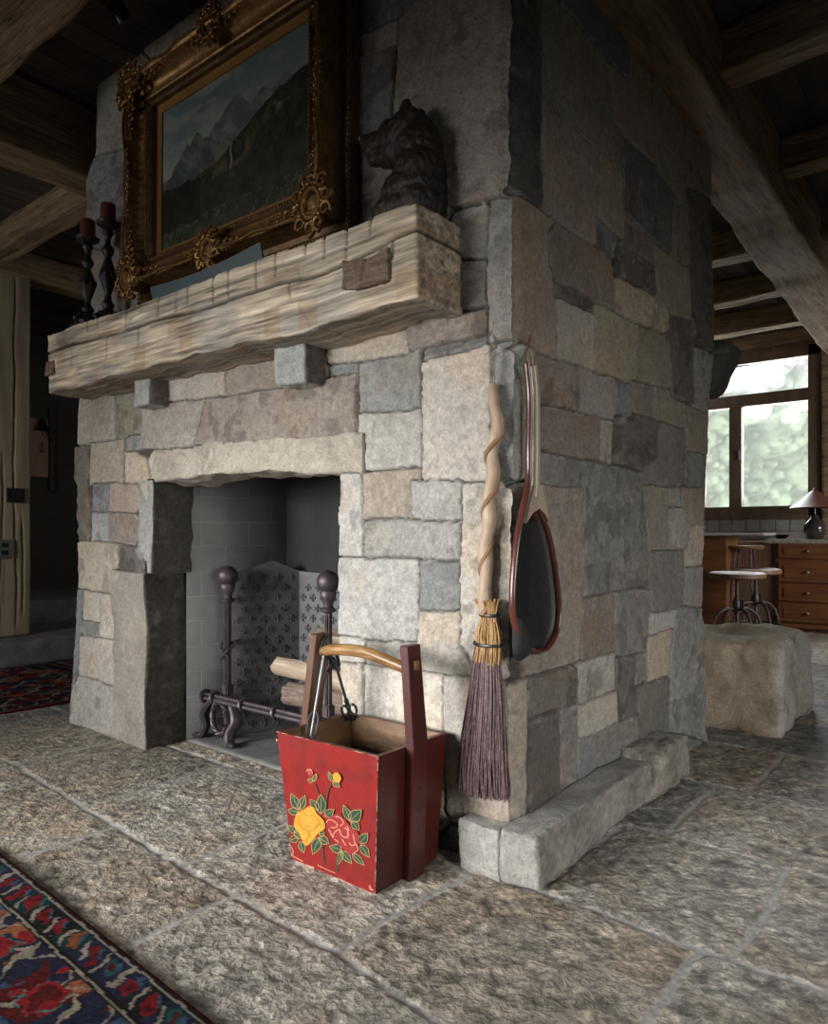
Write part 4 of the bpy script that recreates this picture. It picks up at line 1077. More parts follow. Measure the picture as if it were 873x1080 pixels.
# ---------------------------------------------------------------- carved bear head
br = thing('bear_head_carving', 'dark carved wooden bear head facing left on the mantel end', 'carving', (-.335, -.09, 1.962))
S_ = 2.245/F_PX
SP = 2.275/F_PX
def B_(px, py, dy=0):
    p_ = U(px, py, 'y', -.09); return Vector((p_[0]+.335, dy, p_[2]-1.962))   # traced outline, along x
mb = MB()
def el(px, py, ra, rc, b, rot=0, dy=0): mb.ball(B_(px, py, dy), 1, 24, (ra*SP*1.28, b, rc*SP), Matrix.Rotation(math.radians(rot), 4, 'Y'))
el(431, 142, 21, 23, .070); el(423, 149, 20, 22, .064)
el(412, 142, 15, 14, .044, -25); el(405, 151, 21, 13.5, .044, -14); el(394, 151, 13, 10.5, .034, -10); el(387, 149, 7.5, 7.5, .024)
el(404, 165, 15, 6.5, .032, -10); el(413, 165, 14, 12, .046)
el(424, 160, 18, 18, .062); el(441, 160, 21, 32, .072); el(443, 185, 22, 32, .084); el(436, 205, 30, 28, .09); el(430, 224, 35, 22, .092); el(447, 215, 18, 30, .085)
for s in (-1, 1):
    el(435, 121, 7, 11, .015, 0, s*.034); el(438, 127, 10, 9, .020, 0, s*.038)
hd_ = mb.build('head', mat('dark_carved_wood', (.030, .020, .015), (.014, .011, .009), scale=2.5, stretch=(9, 9, 2.5), rough=.45, bump=.010, bscale=2.4, bstretch=(14, 14, 4), spec=.4), br)
md = hd_.modifiers.new('r', 'REMESH'); md.mode = 'VOXEL'; md.voxel_size = .0045; md.use_smooth_shade = True
md = hd_.modifiers.new('s', 'SMOOTH'); md.factor = .6; md.iterations = 6
tx = bpy.data.textures.new('fur', 'WOOD'); tx.noise_scale = .035; tx.turbulence = 12; tx.wood_type = 'BANDNOISE'; tx.noise_basis_2 = 'SIN'
md = hd_.modifiers.new('d', 'DISPLACE'); md.texture = tx; md.strength = .004; md.mid_level = .5
# lips, nostril, eyes
for s in (-1, 1):
    MB().ball(B_(415, 137, s*.046), .007, 12).build('eye', mat('eye_glass', (.02, .012, .008), rough=.1), br)
MB().ball(B_(382, 147), .014, 14, (.8, 1.2, .9)).build('nose', mat('nose_wood', (.11, .075, .04), rough=.4), br)
mb = MB()
for s in (-1, 1): mb.tube(bez([B_(386, 160, s*.008), B_(394, 162, s*.030), B_(404, 161, s*.037), B_(411, 157, s*.042)], 6), .0028, 6)
mb.build('mouth', mat('mouth_dark', (.008, .006, .006)), br)

# ---------------------------------------------------------------- candlesticks
M['pewter'] = mat('blackened_metal', (.06, .055, .055), (.03, .028, .03), scale=25, rough=.35, rough2=.5, metal=.7, bump=.003, bscale=90)
M['wax'] = mat('dark_red_wax', (.12, .022, .018), (.08, .016, .014), scale=6, rough=.5)
def candlestick(px, topz, y, label, cr_=.034, rseed=1):
    p = U(px, 300, 'y', y); t = thing('candlestick', label, 'candlestick', (p[0], y, 1.963), group='candlesticks on the mantel'); h = topz-1.963-.085
    prof = [(0, 0), (.06, 0), (.062, .012), (.046, .03), (.05, .045), (.034, .065), (.022, .09), (.03, .105), (.016, .125), (.014, .15), (.024, .175), (.036, .215), (.034, .25), (.02, .285), (.013, .305), (.026, .325), (.028, .34), (.013, .36), (.012, .385), (.026, .41), (.02, .425), (.05, .44), (.054, .452), (.0, .452)]
    sc_ = h/.452; prof = [(r_, z_*sc_) for r_, z_ in prof]
    MB().lathe(prof, n=28).build('stem', M['pewter'], t, angle=50)
    for k in range(3):
        a = 2*PI*k/3+.5; mb = MB().tube(bez([(math.cos(a)*.03, math.sin(a)*.03, .075), (math.cos(a)*.055, math.sin(a)*.055, .06), (math.cos(a)*.052, math.sin(a)*.052, .03), (math.cos(a)*.066, math.sin(a)*.066, .012)], 6), [.010+.004*math.sin(i) for i in range(19)], 8).ball((math.cos(a)*.066, math.sin(a)*.066, .013), .013, 10); mb.build('foot', M['pewter'], t)
    mb = MB()
    for k in range(8):
        a = 2*PI*k/8; mb.ball((math.cos(a)*.034, math.sin(a)*.034, .23*sc_), .009, 8, (1, 1, 1.8))
    mb.build('leaf_ornament', M['pewter'], t); mb = MB()
    for k in range(8): a = 2*PI*k/8; mb.ball((math.cos(a)*.047, math.sin(a)*.047, .035), .009, 8)
    mb.build('base_beading', M['pewter'], t)
    c = thing('pillar_candle', label.split(' ')[0]+' dark red pillar candle on its black candlestick', 'candle', (p[0], y, 1.963+h+.001), group='pillar candles')
    MB().lathe([(0, 0), (cr_, 0), (cr_, .082), (cr_-.004, .086), (cr_-.012, .080), (0, .078)], n=24).build('wax', M['wax'], c)
    MB().tube([(0, 0, .078), (.001, 0, .092)], .0014, 6).build('wick', M['darkiron'], c)
    return t
z1_ = U(92.5, 231, 'y', -.16)[2]; z2_ = U(114, 216, 'y', -.10)[2]
candlestick(92.5, z1_, -.15, 'Left black turned candlestick, the one nearer the mantel\'s left end'.replace('Left', 'left'))
candlestick(114, z2_, -.10, 'taller black turned candlestick, the one nearer the gilt frame')

# ---------------------------------------------------------------- andirons, fireback, logs
def andiron(x_, label, spread):
    y_ = .30; t = thing('andiron', label, 'andiron', (x_, y_, .012), group='andirons')
    MB().box((0, 0, .40), (.03, .03, .66), bev=.006).box((0, -.017, .40), (.012, .008, .60), bev=.003).box((0, 0, .24), (.046, .046, .05), bev=.006).build('post', M['iron'], t)
    MB().lathe([(.022, .655), (.034, .662), (.03, .672), (.02, .68), (.022, .70), (.032, .715), (.036, .74), (.03, .75)], n=20).build('collar', M['iron'], t)
    MB().ball((0, 0, .785), .049, 28).build('ball_finial', M['iron'], t)
    mb = MB(); mb.tube(bez([(-.024, -.018, .38), (.0, -.028, .40), (.024, -.018, .43), (.024, .018, .45), (-.024, .018, .47), (-.024, -.018, .45), (0, -.03, .425), (.024, -.018, .40)], 5), .0065, 6)
    mb.build('wrapped_ring', M['iron'], t)
    for s in (-1, 1):
        q = .66
        pts = bez([(s*.02, -.01, .205), (s*.05, -.02, .19), (s*.13*q, -.03, .175), (s*.19*q, -.045, .11), (s*.145*q, -.055, .055), (s*.17*q, -.07, .012), (s*.225*q, -.085, .012)], 8)
        n = len(pts); MB().tube(pts, [.012+.006*math.sin(PI*i/n) for i in range(n)], 8, flat=(1.0, 1.5)).build('leg', M['iron'], t)
        MB().ball((s*.225*q, -.088, .014), .016, 10, (1.4, 1, .8)).build('foot', M['iron'], t)
    # twisted drop ring between the legs
    mb = MB(); N_ = 70
    for st in range(3):
        pts = []
        for i in range(N_+1):
            a = -.35*PI+i/N_*1.7*PI+PI; R0 = .068; tw = i/N_*26+st*2*PI/3; q = .0075
            rad_ = R0+q*math.cos(tw); pts.append((math.sin(a)*rad_*.8, -.045+q*math.sin(tw), .105+math.cos(a)*rad_*1.15))
        mb.tube(pts, .0075, 6)
    mb.build('twisted_ring', M['iron'], t)
    MB().tube([(0, .0, .15), (0, .33, .14)], .013, 8).build('log_rest', M['iron'], t)
    return t
andiron(U(240, 700, 'y', .30)[0], 'left ball topped wrought iron andiron, standing clear of the bucket', 1)
andiron(U(346, 700, 'y', .30)[0], 'right ball topped wrought iron andiron partly behind the bucket handle', 1)
bx0 = U(208, 728, 'y', .265)[0]; zb_ = U(240, 737, 'y', .265)[2]
cb = thing('andiron_crossbar', 'bundled wrought iron bar lying across the two andirons', 'fire bar', (bx0, .262, zb_-.01), group=None)
for (dy, dz) in ((-.010, -.008), (.010, -.008), (0, .010)):
    MB().tube([(0, dy, dz), (.98, dy, dz)], .0105, 8).build('rod', M['iron'], cb)
def ring(x_, r=.03):
    mb = MB(); mb.tube([(x_+.004*math.sin(a*2), math.cos(a)*r, math.sin(a)*r) for a in [2*PI*i/20 for i in range(20)]], .0075, 8, closed=True); return mb
for x_ in (.07, .15, .37, .60): ring(x_, .027).build('ring', M['iron'], cb)
mb = MB(); 
for i in range(4):
    a = i*PI/2+.4; mb.tube(bez([(.02, 0, 0), (-.03, math.cos(a)*.02, math.sin(a)*.02), (-.07, math.cos(a)*.045, math.sin(a)*.04), (-.085, math.cos(a)*.03, math.sin(a)*.055)], 5), [.009, .008, .008, .008, .008, .008, .007, .007, .007, .006, .006, .006, .005, .005, .004, .003], 6)
mb.build('leaf_scroll_end', M['iron'], cb)

fb = thing('fireback', 'dark cast iron fireback covered with small raised fleur motifs', 'fireback', (-1.70, .5, .013))
FO = Vector((-1.70, .5, .013))
P1 = Vector((*U(243, 700, 'y', .345)[:2], 0)); P2 = Vector((*U(315.5, 700, 'y', .655)[:2], 0)); P3 = Vector((U(372, 700, 'y', .675)[0], .675, 0))
def plate(a, b, h0, hm, h1, name, pattern, tmid=.62, z0=.013):
    d = (b-a); Ln = d.length; d.normalize(); nrm = Vector((d.y, -d.x, 0))
    if nrm.dot(Vector(CAM)-a) < 0: nrm = -nrm
    mb = MB(); top = [(0, h0), (tmid*Ln, hm), (Ln, h1)]
    f_ = [a+d*s+Vector((0, 0, z)) for s, z in [(0, z0), (Ln, z0)]+[(Ln, h1), (tmid*Ln, hm), (0, h0)]]
    bk = [p_-nrm*.018 for p_ in f_]; n = 5
    mb.add([p_-FO for p_ in f_+bk], [tuple(range(n)), tuple(reversed(range(n, 2*n)))]+[(i, i+n, (i+1) % n+n, (i+1) % n) for i in range(n)])
    mb.build(name, M['castiron'], fb, smooth=False)
    if pattern:
        pm = MB(); sx_ = .068; sz_ = .0515; row_ = 0; z = .06
        while z < hm-.07:
            s = .03+(sx_/2 if row_ % 2 else 0)
            while s < Ln-.015:
                c = a+d*s+nrm*.004+Vector((0, 0, z))-FO
                Rm = Matrix((tuple(d), tuple(nrm), (0, 0, 1))).transposed().to_4x4()
                pm.ball(c, .0055, 6, (1, 1, 1), Rm)
                for k in range(4):
                    an = k*PI/2; u_ = Vector((math.cos(an), 0, math.sin(an)))
                    w_ = Vector((-math.sin(an), 0, math.cos(an)))
                    pm.ball(c+Rm @ (u_*.0115), .005, 6, (.75+.75*abs(u_.x), .8, .75+.75*abs(u_.z)), Rm)
                    for q in (-1, 1): pm.ball(c+Rm @ (u_*.0165+w_*q*.0048), .0034, 5, (1, .8, 1), Rm)
                s += sx_
            row_ += 1; z += sz_
        o = pm.build('raised_pattern', M['castiron'], fb)
plate(P1, P2, .80, .865, .81, 'side_plate', True)
plate(P2, P3, .81, .80, .80, 'rear_plate', True)
# firewood
M['bark'] = mat('bark', (.26, .19, .15), (.14, .10, .085), scale=4, stretch=(2, 9, 9), rough=.9, bump=.012, bscale=5, bstretch=(3, 14, 14), c3=(.42, .34, .29))
M['splitwood'] = mat('split_wood', (.42, .33, .24), (.24, .18, .125), scale=1.4, stretch=(1.5, 14, 14), rough=.75, bump=.006, bscale=2, bstretch=(2, 22, 22), c3=(.60, .52, .42))
def log(name, a, b, r, label, m1, m2, sd, split=False, roll=0):
    a, b = Vector(a), Vector(b); d = b-a; Ln = d.length; n = 26; m_ = 24
    vs = []; R0 = random.Random(sd)
    i_, k_ = np.meshgrid(np.arange(m_+1), np.arange(n), indexing='ij'); t = i_.ravel()/m_; an = k_.ravel()/n*2*PI
    rr_ = r*(1+.10*fbm(np.column_stack([t*3, np.cos(an)*1.2, np.sin(an)*1.2]), 3, sd)+.06*fbm(np.column_stack([t*2, np.cos(an)*5, np.sin(an)*5]), 3, sd+3))
    y_ = np.cos(an)*rr_; z_ = np.sin(an)*rr_
    if split:
        z_ = np.minimum(z_, .12*r+.10*r*fbm(np.column_stack([t*3, y_*60/r*.02, y_*0]), 3, sd+5)); y_ = np.where(z_ < 0, y_*(1+.0*z_), y_)
    x_ = t*Ln+.02*fbm(np.column_stack([y_*40, z_*40]), 2, sd+6)*(np.abs(t-.5) > .49)
    z_ = z_+.012*np.sin(t*3.1)
    V = np.column_stack([x_, y_, z_]); V = np.vstack([V, [[0, 0, -.3*r if split else 0]], [[Ln, 0, -.3*r if split else 0]]])
    Q = []
    for i in range(m_):
        for k in range(n): Q.append((i*n+k, i*n+(k+1) % n, (i+1)*n+(k+1) % n, (i+1)*n+k))
    mb = MB(); mb.v = [tuple(v) for v in V]; mb.f = Q[:]; mb.mi = []
    for q in Q:
        top = split and sum(V[j][2] for j in q)/4 > .0; mb.mi.append(1 if top else 0)
    c0, c1 = len(V)-2, len(V)-1
    for k in range(n): mb.f.append((c0, (k+1) % n, k)); mb.mi.append(1); mb.f.append((c1, m_*n+k, m_*n+(k+1) % n)); mb.mi.append(1)
    o = mb.build(name, [m1, m2], None, angle=50); o.location = a
    o.rotation_mode = 'QUATERNION'; o.rotation_quaternion = d.to_track_quat('X', 'Z') @ Matrix.Rotation(roll, 3, 'X').to_quaternion()
    return tag(o, label, 'firewood', 'logs on the andirons')
pa = U(294, 700, 'y', .40); pb = U(372, 720, 'y', .52)
log('firewood_log', (pa[0], .40, pa[2]-.0), (pa[0]+.52, .50, pa[2]-.075), .052, 'pale split log sticking out left above the andiron bar', M['splitwood'], M['splitwood'], 4, True, roll=-.9)
pa = U(304, 728, 'y', .42); log('firewood_log', (pa[0], .42, pa[2]-.012), (pa[0]+.50, .50, pa[2]-.05), .054, 'round pinkish barked log lying beneath the pale split log', M['bark'], M['splitwood'], 9)
pa = U(329, 668, 'y', .40); log('firewood_log', (pa[0]-.01, .43, pa[2]+.005), (pa[0]+.46, .54, pa[2]-.05), .042, 'tan log end showing behind the bucket\'s left upright', M['splitwood'], M['splitwood'], 14, True, roll=.3)

# ---------------------------------------------------------------- red bucket
M['redpaint'] = mat('red_lacquer', (.235, .011, .008), (.15, .009, .008), scale=5, rough=.4, rough2=.55, bump=.0008, bscale=30, spec=.25, c3=(.08, .009, .009), lo=.3, hi=.7)
M['maroon'] = mat('maroon_lacquer', (.075, .014, .012), (.045, .010, .009), scale=6, rough=.28, rough2=.45, bump=.0008, bscale=30, spec=.4)
M['innerwood'] = mat('stained_inner_wood', (.16, .085, .035), (.07, .035, .016), scale=4, stretch=(1, 1, 3), rough=.45, c3=(.28, .18, .09))
M['handlewood'] = mat('worn_yellow_wood', (.26, .14, .05), (.15, .07, .025), scale=2, stretch=(1.5, 10, 10), rough=.3, c3=(.52, .36, .17))
M['wear'] = mat('worn_edge', (.55, .45, .36), (.3, .12, .08), scale=60, rough=.6)
bkx, bky = -.40, -.20
bk = thing('painted_bucket', 'red lacquered wooden bucket painted with yellow and red peonies', 'bucket', (bkx, bky, .004))
bot = [(-.158, -.160), (.184, -.160), (.184, .120), (-.158, .120)]
rim = [(-.218, -.168), (.182+.012, -.160), (.200, .150), (-.215, .150)]
RZ = .382; TH = .015
def fpt(k, z, inset=0):
    t = z/RZ; x_ = bot[k][0]*(1-t)+rim[k][0]*t; y_ = bot[k][1]*(1-t)+rim[k][1]*t
    sx_ = 1 if k in (1, 2) else -1; sy_ = 1 if k in (2, 3) else -1
    return Vector((x_-sx_*inset, y_-sy_*inset, z))
def board(k0, k1, name, m_out, label=None):
    """one side board: outer face m_out, inner face bare wood"""
    a = [fpt(k0, 0), fpt(k1, 0), fpt(k1, RZ), fpt(k0, RZ)]; b = [fpt(k0, 0, TH), fpt(k1, 0, TH), fpt(k1, RZ, TH), fpt(k0, RZ, TH)]
    mb = MB(); mb.add(a+b, [(0, 1, 2, 3)]); mb.m = 1; b0 = 0
    mb.f.append((7, 6, 5, 4)); mb.mi.append(1); mb.f.append((3, 2, 6, 7)); mb.mi.append(2); mb.f.append((1, 0, 4, 5)); mb.mi.append(0)
    mb.f.append((0, 3, 7, 4)); mb.mi.append(0); mb.f.append((2, 1, 5, 6)); mb.mi.append(0)
    o = mb.build(name, [m_out, M['innerwood'], M['rimwood']], bk, smooth=False)
    if label: o['label'] = label
    return o
M['rimwood'] = mat('worn_rim', (.10, .03, .022), (.30, .17, .10), scale=12, rough=.5, lo=.5, hi=.7)
board(0, 1, 'front_panel', M['redpaint'], 'bright red painted front'); board(1, 2, 'side_panel', M['maroon'], 'dark maroon side'); board(2, 3, 'rear_panel', M['maroon']); board(3, 0, 'side_panel', M['maroon'])
MB().add([fpt(k, .012, TH) for k in range(4)]+[fpt(k, .03, TH) for k in range(4)], [(3, 2, 1, 0), (4, 5, 6, 7), (0, 1, 5, 4), (1, 2, 6, 5), (2, 3, 7, 6), (3, 0, 4, 7)]).build('base', M['innerwood'], bk, smooth=False)
# pale worn arrises of the front face
mb = MB(); r = random.Random(3)
for (k0, k1, z0, z1) in ((0, 1, RZ, RZ), (0, 1, 0, 0), (1, 1, 0, RZ)):
    a, b = fpt(k0, z0), fpt(k1, z1); t = 0
    while t < 1:
        l_ = r.uniform(.01, .10 if z0 else .06); u_ = min(1, t+l_); 
        if r.random() < .7: mb.tube([a.lerp(b, t)+Vector((0, -.0003, 0)), a.lerp(b, u_)+Vector((0, -.0003, 0))], .0009, 5)
        t = u_+r.uniform(.0, .05)
mb.build('worn_edge', M['wear'], bk)
# uprights
def upright(sx_):
    xr_b = .184 if sx_ > 0 else -.158; xr_t = .197 if sx_ > 0 else -.216; xt = .172 if sx_ > 0 else -.176
    secs = [(xr_b+sx_*.001, 0.0, .034), (xr_t+sx_*.001, RZ, .034), (xt, .672, .030)]
    mb = MB(); w_ = .030 if sx_ > 0 else .03; rings = []
    for (x_, z_, hw) in secs:
        b = len(mb.v); mb.v += [(x_, -.012-hw, z_), (x_+sx_*.030, -.012-hw, z_), (x_+sx_*.030, -.012+hw, z_), (x_, -.012+hw, z_)]; rings.append(b)
    for a, b in zip(rings, rings[1:]):
        for j in range(4): mb.f.append((a+j, a+(j+1) % 4, b+(j+1) % 4, b+j)); mb.mi.append(0)
    mb.f.append((rings[0]+3, rings[0]+2, rings[0]+1, rings[0])); mb.f.append(tuple(rings[-1]+j for j in range(4))); mb.mi += [0, 0]
    o = mb.build('upright', M['maroon'] if sx_ > 0 else M['uprightL'], bk, smooth=False)
    bv = o.modifiers.new('b', 'BEVEL'); bv.width = .003; bv.segments = 2
    # square pegs / nail heads
    for z_ in ([.08, .14, .20, .26] if sx_ > 0 else []):
        t = z_/RZ; x_ = xr_b*(1-t)+xr_t*t+.031; MB().ball((x_, -.012, z_), .005, 8, (.5, 1, 1)).build('nail', M['darkiron'], o)
    x_ = (xr_t+(xt-xr_t)*(.61-RZ)/(.672-RZ))+sx_*.033; MB().box((x_, -.012, .615), (.012, .022, .028), bev=.002).build('tenon', M['rimwood'], o)
M['uprightL'] = mat('worn_upright_paint', (.05, .014, .011), (.12, .062, .034), scale=8, stretch=(1, 1, .3), rough=.4)
upright(1); upright(-1)
pts = bez([(-.185, -.012, .615), (-.11, -.012, .628), (0, -.012, .632), (.09, -.012, .618), (.185, -.012, .598)], 8); n = len(pts)
MB().tube(pts, [.0165+.003*math.sin(PI*i/n) for i in range(n)], 12, flat=(1, .85)).build('handle', M['handlewood'], bk)
# painted flowers: laid on the front board as thin paint, outlines traced from the photograph
f0, f1, f2 = [np.array(fpt(k, z))+np.array([bkx, bky, .004]) for k, z in ((0, 0), (1, 0), (0, RZ))]
fn = np.cross(f1-f0, f2-f0); fn /= np.linalg.norm(fn)
if fn @ (CAM-f0) < 0: fn = -fn
def Z_(zx, zy, lift):
    """pixel in the flower crop -> point on the front board"""
    px, py = 285+zx/5.842, 765+zy/5.838; d = ray(px, py); o_ = f0+fn*lift
    t = ((o_-CAM)@fn)/(d@fn); p_ = CAM+d*t; return Vector(p_)-Vector((bkx, bky, .004))
def paint(): return MB()
GRN = mat('green_paint', (.007, .032, .016), (.012, .05, .024), scale=40, rough=.45); YEL = mat('yellow_paint', (.42, .20, .012), (.48, .27, .03), scale=30, rough=.45)
REDL = mat('flower_red_paint', (.27, .015, .013), (.20, .012, .012), scale=30, rough=.45); CRE = mat('gold_line_paint', (.42, .30, .11), rough=.5); PNK = mat('pink_line_paint', (.62, .30, .2), rough=.5)
fl_ = MB(); fl_a = fl_; fl_b = MB(); MATS = [GRN, YEL, REDL, CRE, PNK, mat('ochre_line_paint', (.30, .12, .01), rough=.5)]
def patch(pts, m_, lift=.0006):
    pts = [(v.x, v.y) for v in bez([Vector((x_, y_, 0)) for x_, y_ in pts]+[Vector((*pts[0], 0))], 4)[:-1]] if len(pts) < 17 else pts
    c = np.mean(pts, 0); P_ = [Z_(*c, lift)]+[Z_(x_, y_, lift) for x_, y_ in pts]; n = len(pts); fl_.m = m_
    fl_.add(P_, [(0, 1+i, 1+(i+1) % n) for i in range(n)])
def stroke(pts, w_, m_, lift=.0010, closed=False):
    fl_.m = m_; P_ = [Vector((x_, y_, 0)) for x_, y_ in pts]
    if len(P_) > 2: P_ = bez(P_, 5)
    L1 = []
    for i, p_ in enumerate(P_):
        a, b = P_[max(0, i-1)], P_[min(len(P_)-1, i+1)]; t = (b-a).normalized(); n_ = Vector((-t.y, t.x, 0)); k = w_/2
        L1 += [Z_(p_.x+n_.x*k, p_.y+n_.y*k, lift), Z_(p_.x-n_.x*k, p_.y-n_.y*k, lift)]
    fl_.add(L1, [(2*i, 2*i+1, 2*i+3, 2*i+2) for i in range(len(P_)-1)])
def leaf(x0, y0, x1, y1, w_, bulge=.5):
    d = np.array([x1-x0, y1-y0], float); Ln = np.linalg.norm(d); d /= Ln; n_ = np.array([-d[1], d[0]])
    o_ = [];
    for s in (1, -1):
        for i in range(9):
            t = i/8 if s > 0 else 1-i/8; k = math.sin(PI*t**.8)*w_/2*s; o_.append(tuple(np.array([x0, y0])+d*Ln*t+n_*k))
    global fl_
    keep_ = fl_; fl_ = fl_b if x0 > 340 and x0 != 385 else fl_a
    patch(o_, 0); stroke(o_+[o_[0]], 3, 3); stroke([(x0, y0), tuple(np.array([x0, y0])+d*Ln*.8+n_*2)], 2.2, 3, .0012); fl_ = keep_
for a in ((175, 520, 128, 420, 52), (178, 520, 215, 432, 46), (172, 535, 108, 522, 46), (160, 660, 110, 618, 40), (170, 690, 120, 712, 46), (150, 650, 200, 700, 44), (185, 715, 205, 785, 40), (295, 520, 245, 455, 46), (310, 545, 312, 425, 62),
          (335, 560, 392, 520, 48), (300, 690, 362, 728, 50), (300, 690, 262, 795, 58), (300, 670, 335, 665, 40), (490, 585, 450, 490, 44), (490, 590, 560, 520, 74), (500, 590, 548, 645, 44), (552, 725, 600, 665, 56), (556, 735, 610, 812, 46),
          (505, 790, 580, 862, 38), (440, 770, 365, 745, 52), (440, 775, 500, 850, 46), (440, 775, 415, 860, 34), (385, 345, 358, 285, 28), (385, 350, 428, 380, 30), (262, 345, 285, 300, 26), (262, 345, 228, 335, 24)): leaf(*a)
stroke([(270, 355), (285, 390), (300, 430)], 6, 0); stroke([(380, 355), (355, 400), (345, 460), (340, 560)], 7, 0); stroke([(318, 735), (326, 790), (334, 860)], 9, 0); stroke([(416, 800), (412, 900)], 10, 0)
patch([(205, 520), (235, 500), (265, 502), (285, 540), (330, 590), (335, 635), (300, 660), (275, 690), (235, 735), (210, 738), (190, 690), (170, 655), (145, 620), (155, 560), (180, 530)], 1, .0014)
OCH = 5
for s_ in ([(205, 545), (235, 560), (275, 555)], [(160, 600), (185, 615), (200, 645)], [(200, 640), (235, 650), (230, 690), (212, 730)], [(235, 650), (270, 640), (290, 610), (330, 620)], [(250, 690), (240, 665)], [(215, 630), (225, 620), (245, 630)], [(180, 560), (175, 600)], [(290, 570), (300, 610), (275, 640)], [(215, 700), (235, 720)]): stroke(s_, 4, 5, .0018)
fl_ = fl_b
patch([(390, 550), (425, 545), (460, 580), (500, 630), (540, 660), (548, 710), (525, 770), (490, 795), (450, 760), (400, 720), (360, 660), (342, 600), (360, 570)], 2, .0013)
for s_ in ([(345, 600), (360, 580), (390, 590), (412, 610), (400, 630), (372, 628)], [(360, 640), (385, 690), (390, 665), (420, 640)], [(400, 560), (430, 570), (450, 600), (430, 620)], [(425, 640), (440, 680), (475, 690), (478, 650), (455, 630)],
           [(440, 700), (465, 740)], [(470, 620), (480, 640), (475, 690)], [(510, 670), (520, 720), (540, 760), (515, 790)], [(485, 720), (500, 740), (520, 735)], [(395, 700), (420, 720)]): stroke(s_, 4.5, 4, .0018)
fl_ = fl_a
patch([(385, 305), (400, 290), (420, 295), (436, 325), (425, 352), (400, 350), (388, 335)], 1, .0014)
patch([(222, 275), (240, 268), (258, 280), (262, 310), (245, 325), (230, 300)], 2, .0014); stroke([(222, 285), (232, 270), (252, 275), (260, 300)], 4, 4, .0018); stroke([(240, 275), (242, 300)], 3, 4, .0018)
stroke([(130, 800), (170, 822), (200, 838)], 4, 4); stroke([(215, 862), (240, 870), (268, 880)], 12, 4); stroke([(290, 860), (340, 885), (400, 910)], 3, 4); stroke([(420, 940), (500, 985), (560, 1010)], 3, 4); stroke([(125, 745), (140, 770), (138, 795), (125, 790)], 4, 4)
stroke([(612, 985), (615, 1005), (632, 1015)], 7, 4); stroke([(38, 85), (40, 98)], 7, 4)
fl_a.build('painted_peony', MATS, bk, smooth=False)['label'] = 'yellow peony with green leaves and buds'
fl_b.build('painted_peony', MATS, bk, smooth=False)['label'] = 'red peony outlined in pink'

# two long handled hearth forks standing in the bucket
M['forkiron'] = mat('grey_fork_steel', (.16, .17, .18), (.10, .10, .11), scale=10, rough=.35, metal=.8)
def fork(top, head, label, wdt):
    top, head = Vector(top), Vector(head); d = (top-head).normalized(); t = thing('hearth_fork', label, 'fork', head, group='hearth forks in the bucket')
    u_ = Vector((RT[0], RT[1], 0)); u_ = (u_-d*u_.dot(d)).normalized(); Ln = (top-head).length
    MB().tube([d*.05, d*(Ln-.06)], .0048, 8).build('shaft', M['forkiron'], t)
    mb = MB(); c = d*(Ln-.04); mb.tube([c+d*(math.cos(a)*.030)+u_*(math.sin(a)*.013) for a in [2*PI*i/20 for i in range(20)]], .0055, 8, closed=True); mb.build('hanging_loop', M['darkiron'], t)
    mb = MB(); w_ = wdt
    mb.tube(bez([d*.055, d*.045+u_*w_*.5, d*.03+u_*w_, d*.0+u_*w_, -d*.035+u_*w_*.85], 6), .0042, 8); mb.tube(bez([d*.055, d*.045-u_*w_*.5, d*.03-u_*w_, -u_*w_, -d*.035-u_*w_*.85], 6), .0042, 8)
    mb.tube([d*.05, -d*.038], .0042, 8)
    mb.build('tines', M['forkiron'], t); return t
pz = lambda px, py, y: U(px, py, 'y', y)
fork(pz(345, 668, -.20), pz(329, 768, -.28), 'front left steel toasting fork hooked on the bucket handle', .015)
f2_ = fork(pz(349, 684, -.185), pz(369, 752, -.085), 'rear claw headed steel fork hanging inside the bucket', .020)
for c in [c for c in bpy.data.objects if c.parent == f2_ and c.name.startswith('tines')]:
    bpy.data.objects.remove(c)
dd = (Vector(pz(349, 684, -.185))-Vector(pz(369, 752, -.085))).normalized(); uu = Vector((RT[0], RT[1], 0)); uu = (uu-dd*uu.dot(dd)).normalized(); mb = MB()
for s in (-1, 1): mb.tube([dd*.012+uu*(s*.014)+dd*(math.cos(a)*.020)+uu*(math.sin(a)*.011) for a in [2*PI*i/16 for i in range(16)]], .0045, 6, closed=True)
mb.tube([dd*.055, dd*.03], .008, 6)
for q in (-1.5, -.5, .5, 1.5): mb.tube([-dd*.008+uu*q*.013, -dd*.030+uu*q*.015], .0042, 6)
mb.build('tines', M['forkiron'], f2_)

# ---------------------------------------------------------------- broom
by_ = -.045
def PB(px, py, y=by_): return Vector(U(px, py, 'y', y))
bo = PB(513, 640); bm_ = thing('hearth_broom', 'twisted wood handled hearth broom hanging on the front corner stones', 'broom', bo)
M['stick'] = mat('peeled_stick', (.44, .33, .235), (.33, .235, .16), scale=3, stretch=(5, 5, 1.5), rough=.55, bump=.002, bscale=12, c3=(.50, .42, .33))
mid = [(519, 405), (521, 425), (525, 450), (519, 475), (520, 500), (515, 525), (516, 550), (511.5, 575), (513, 600), (511, 625), (512, 648)]
pts = bez([PB(*p_)-bo for p_ in mid], 8); n = len(pts); r = random.Random(2)
MB().tube(pts, [.0125+.006*sstep(0, .12, i/n)+.002*math.sin(i*.45)+.003*(i/n) for i in range(n)], 14).build('handle', M['stick'], bm_)
mb = MB(); vp = []
for i in range(n):
    t = i/n
    if t < .22: continue
    a = t*27; p_ = pts[i]; vp.append(p_+Vector((math.cos(a)*.018, -math.sin(a)*.018, 0)))
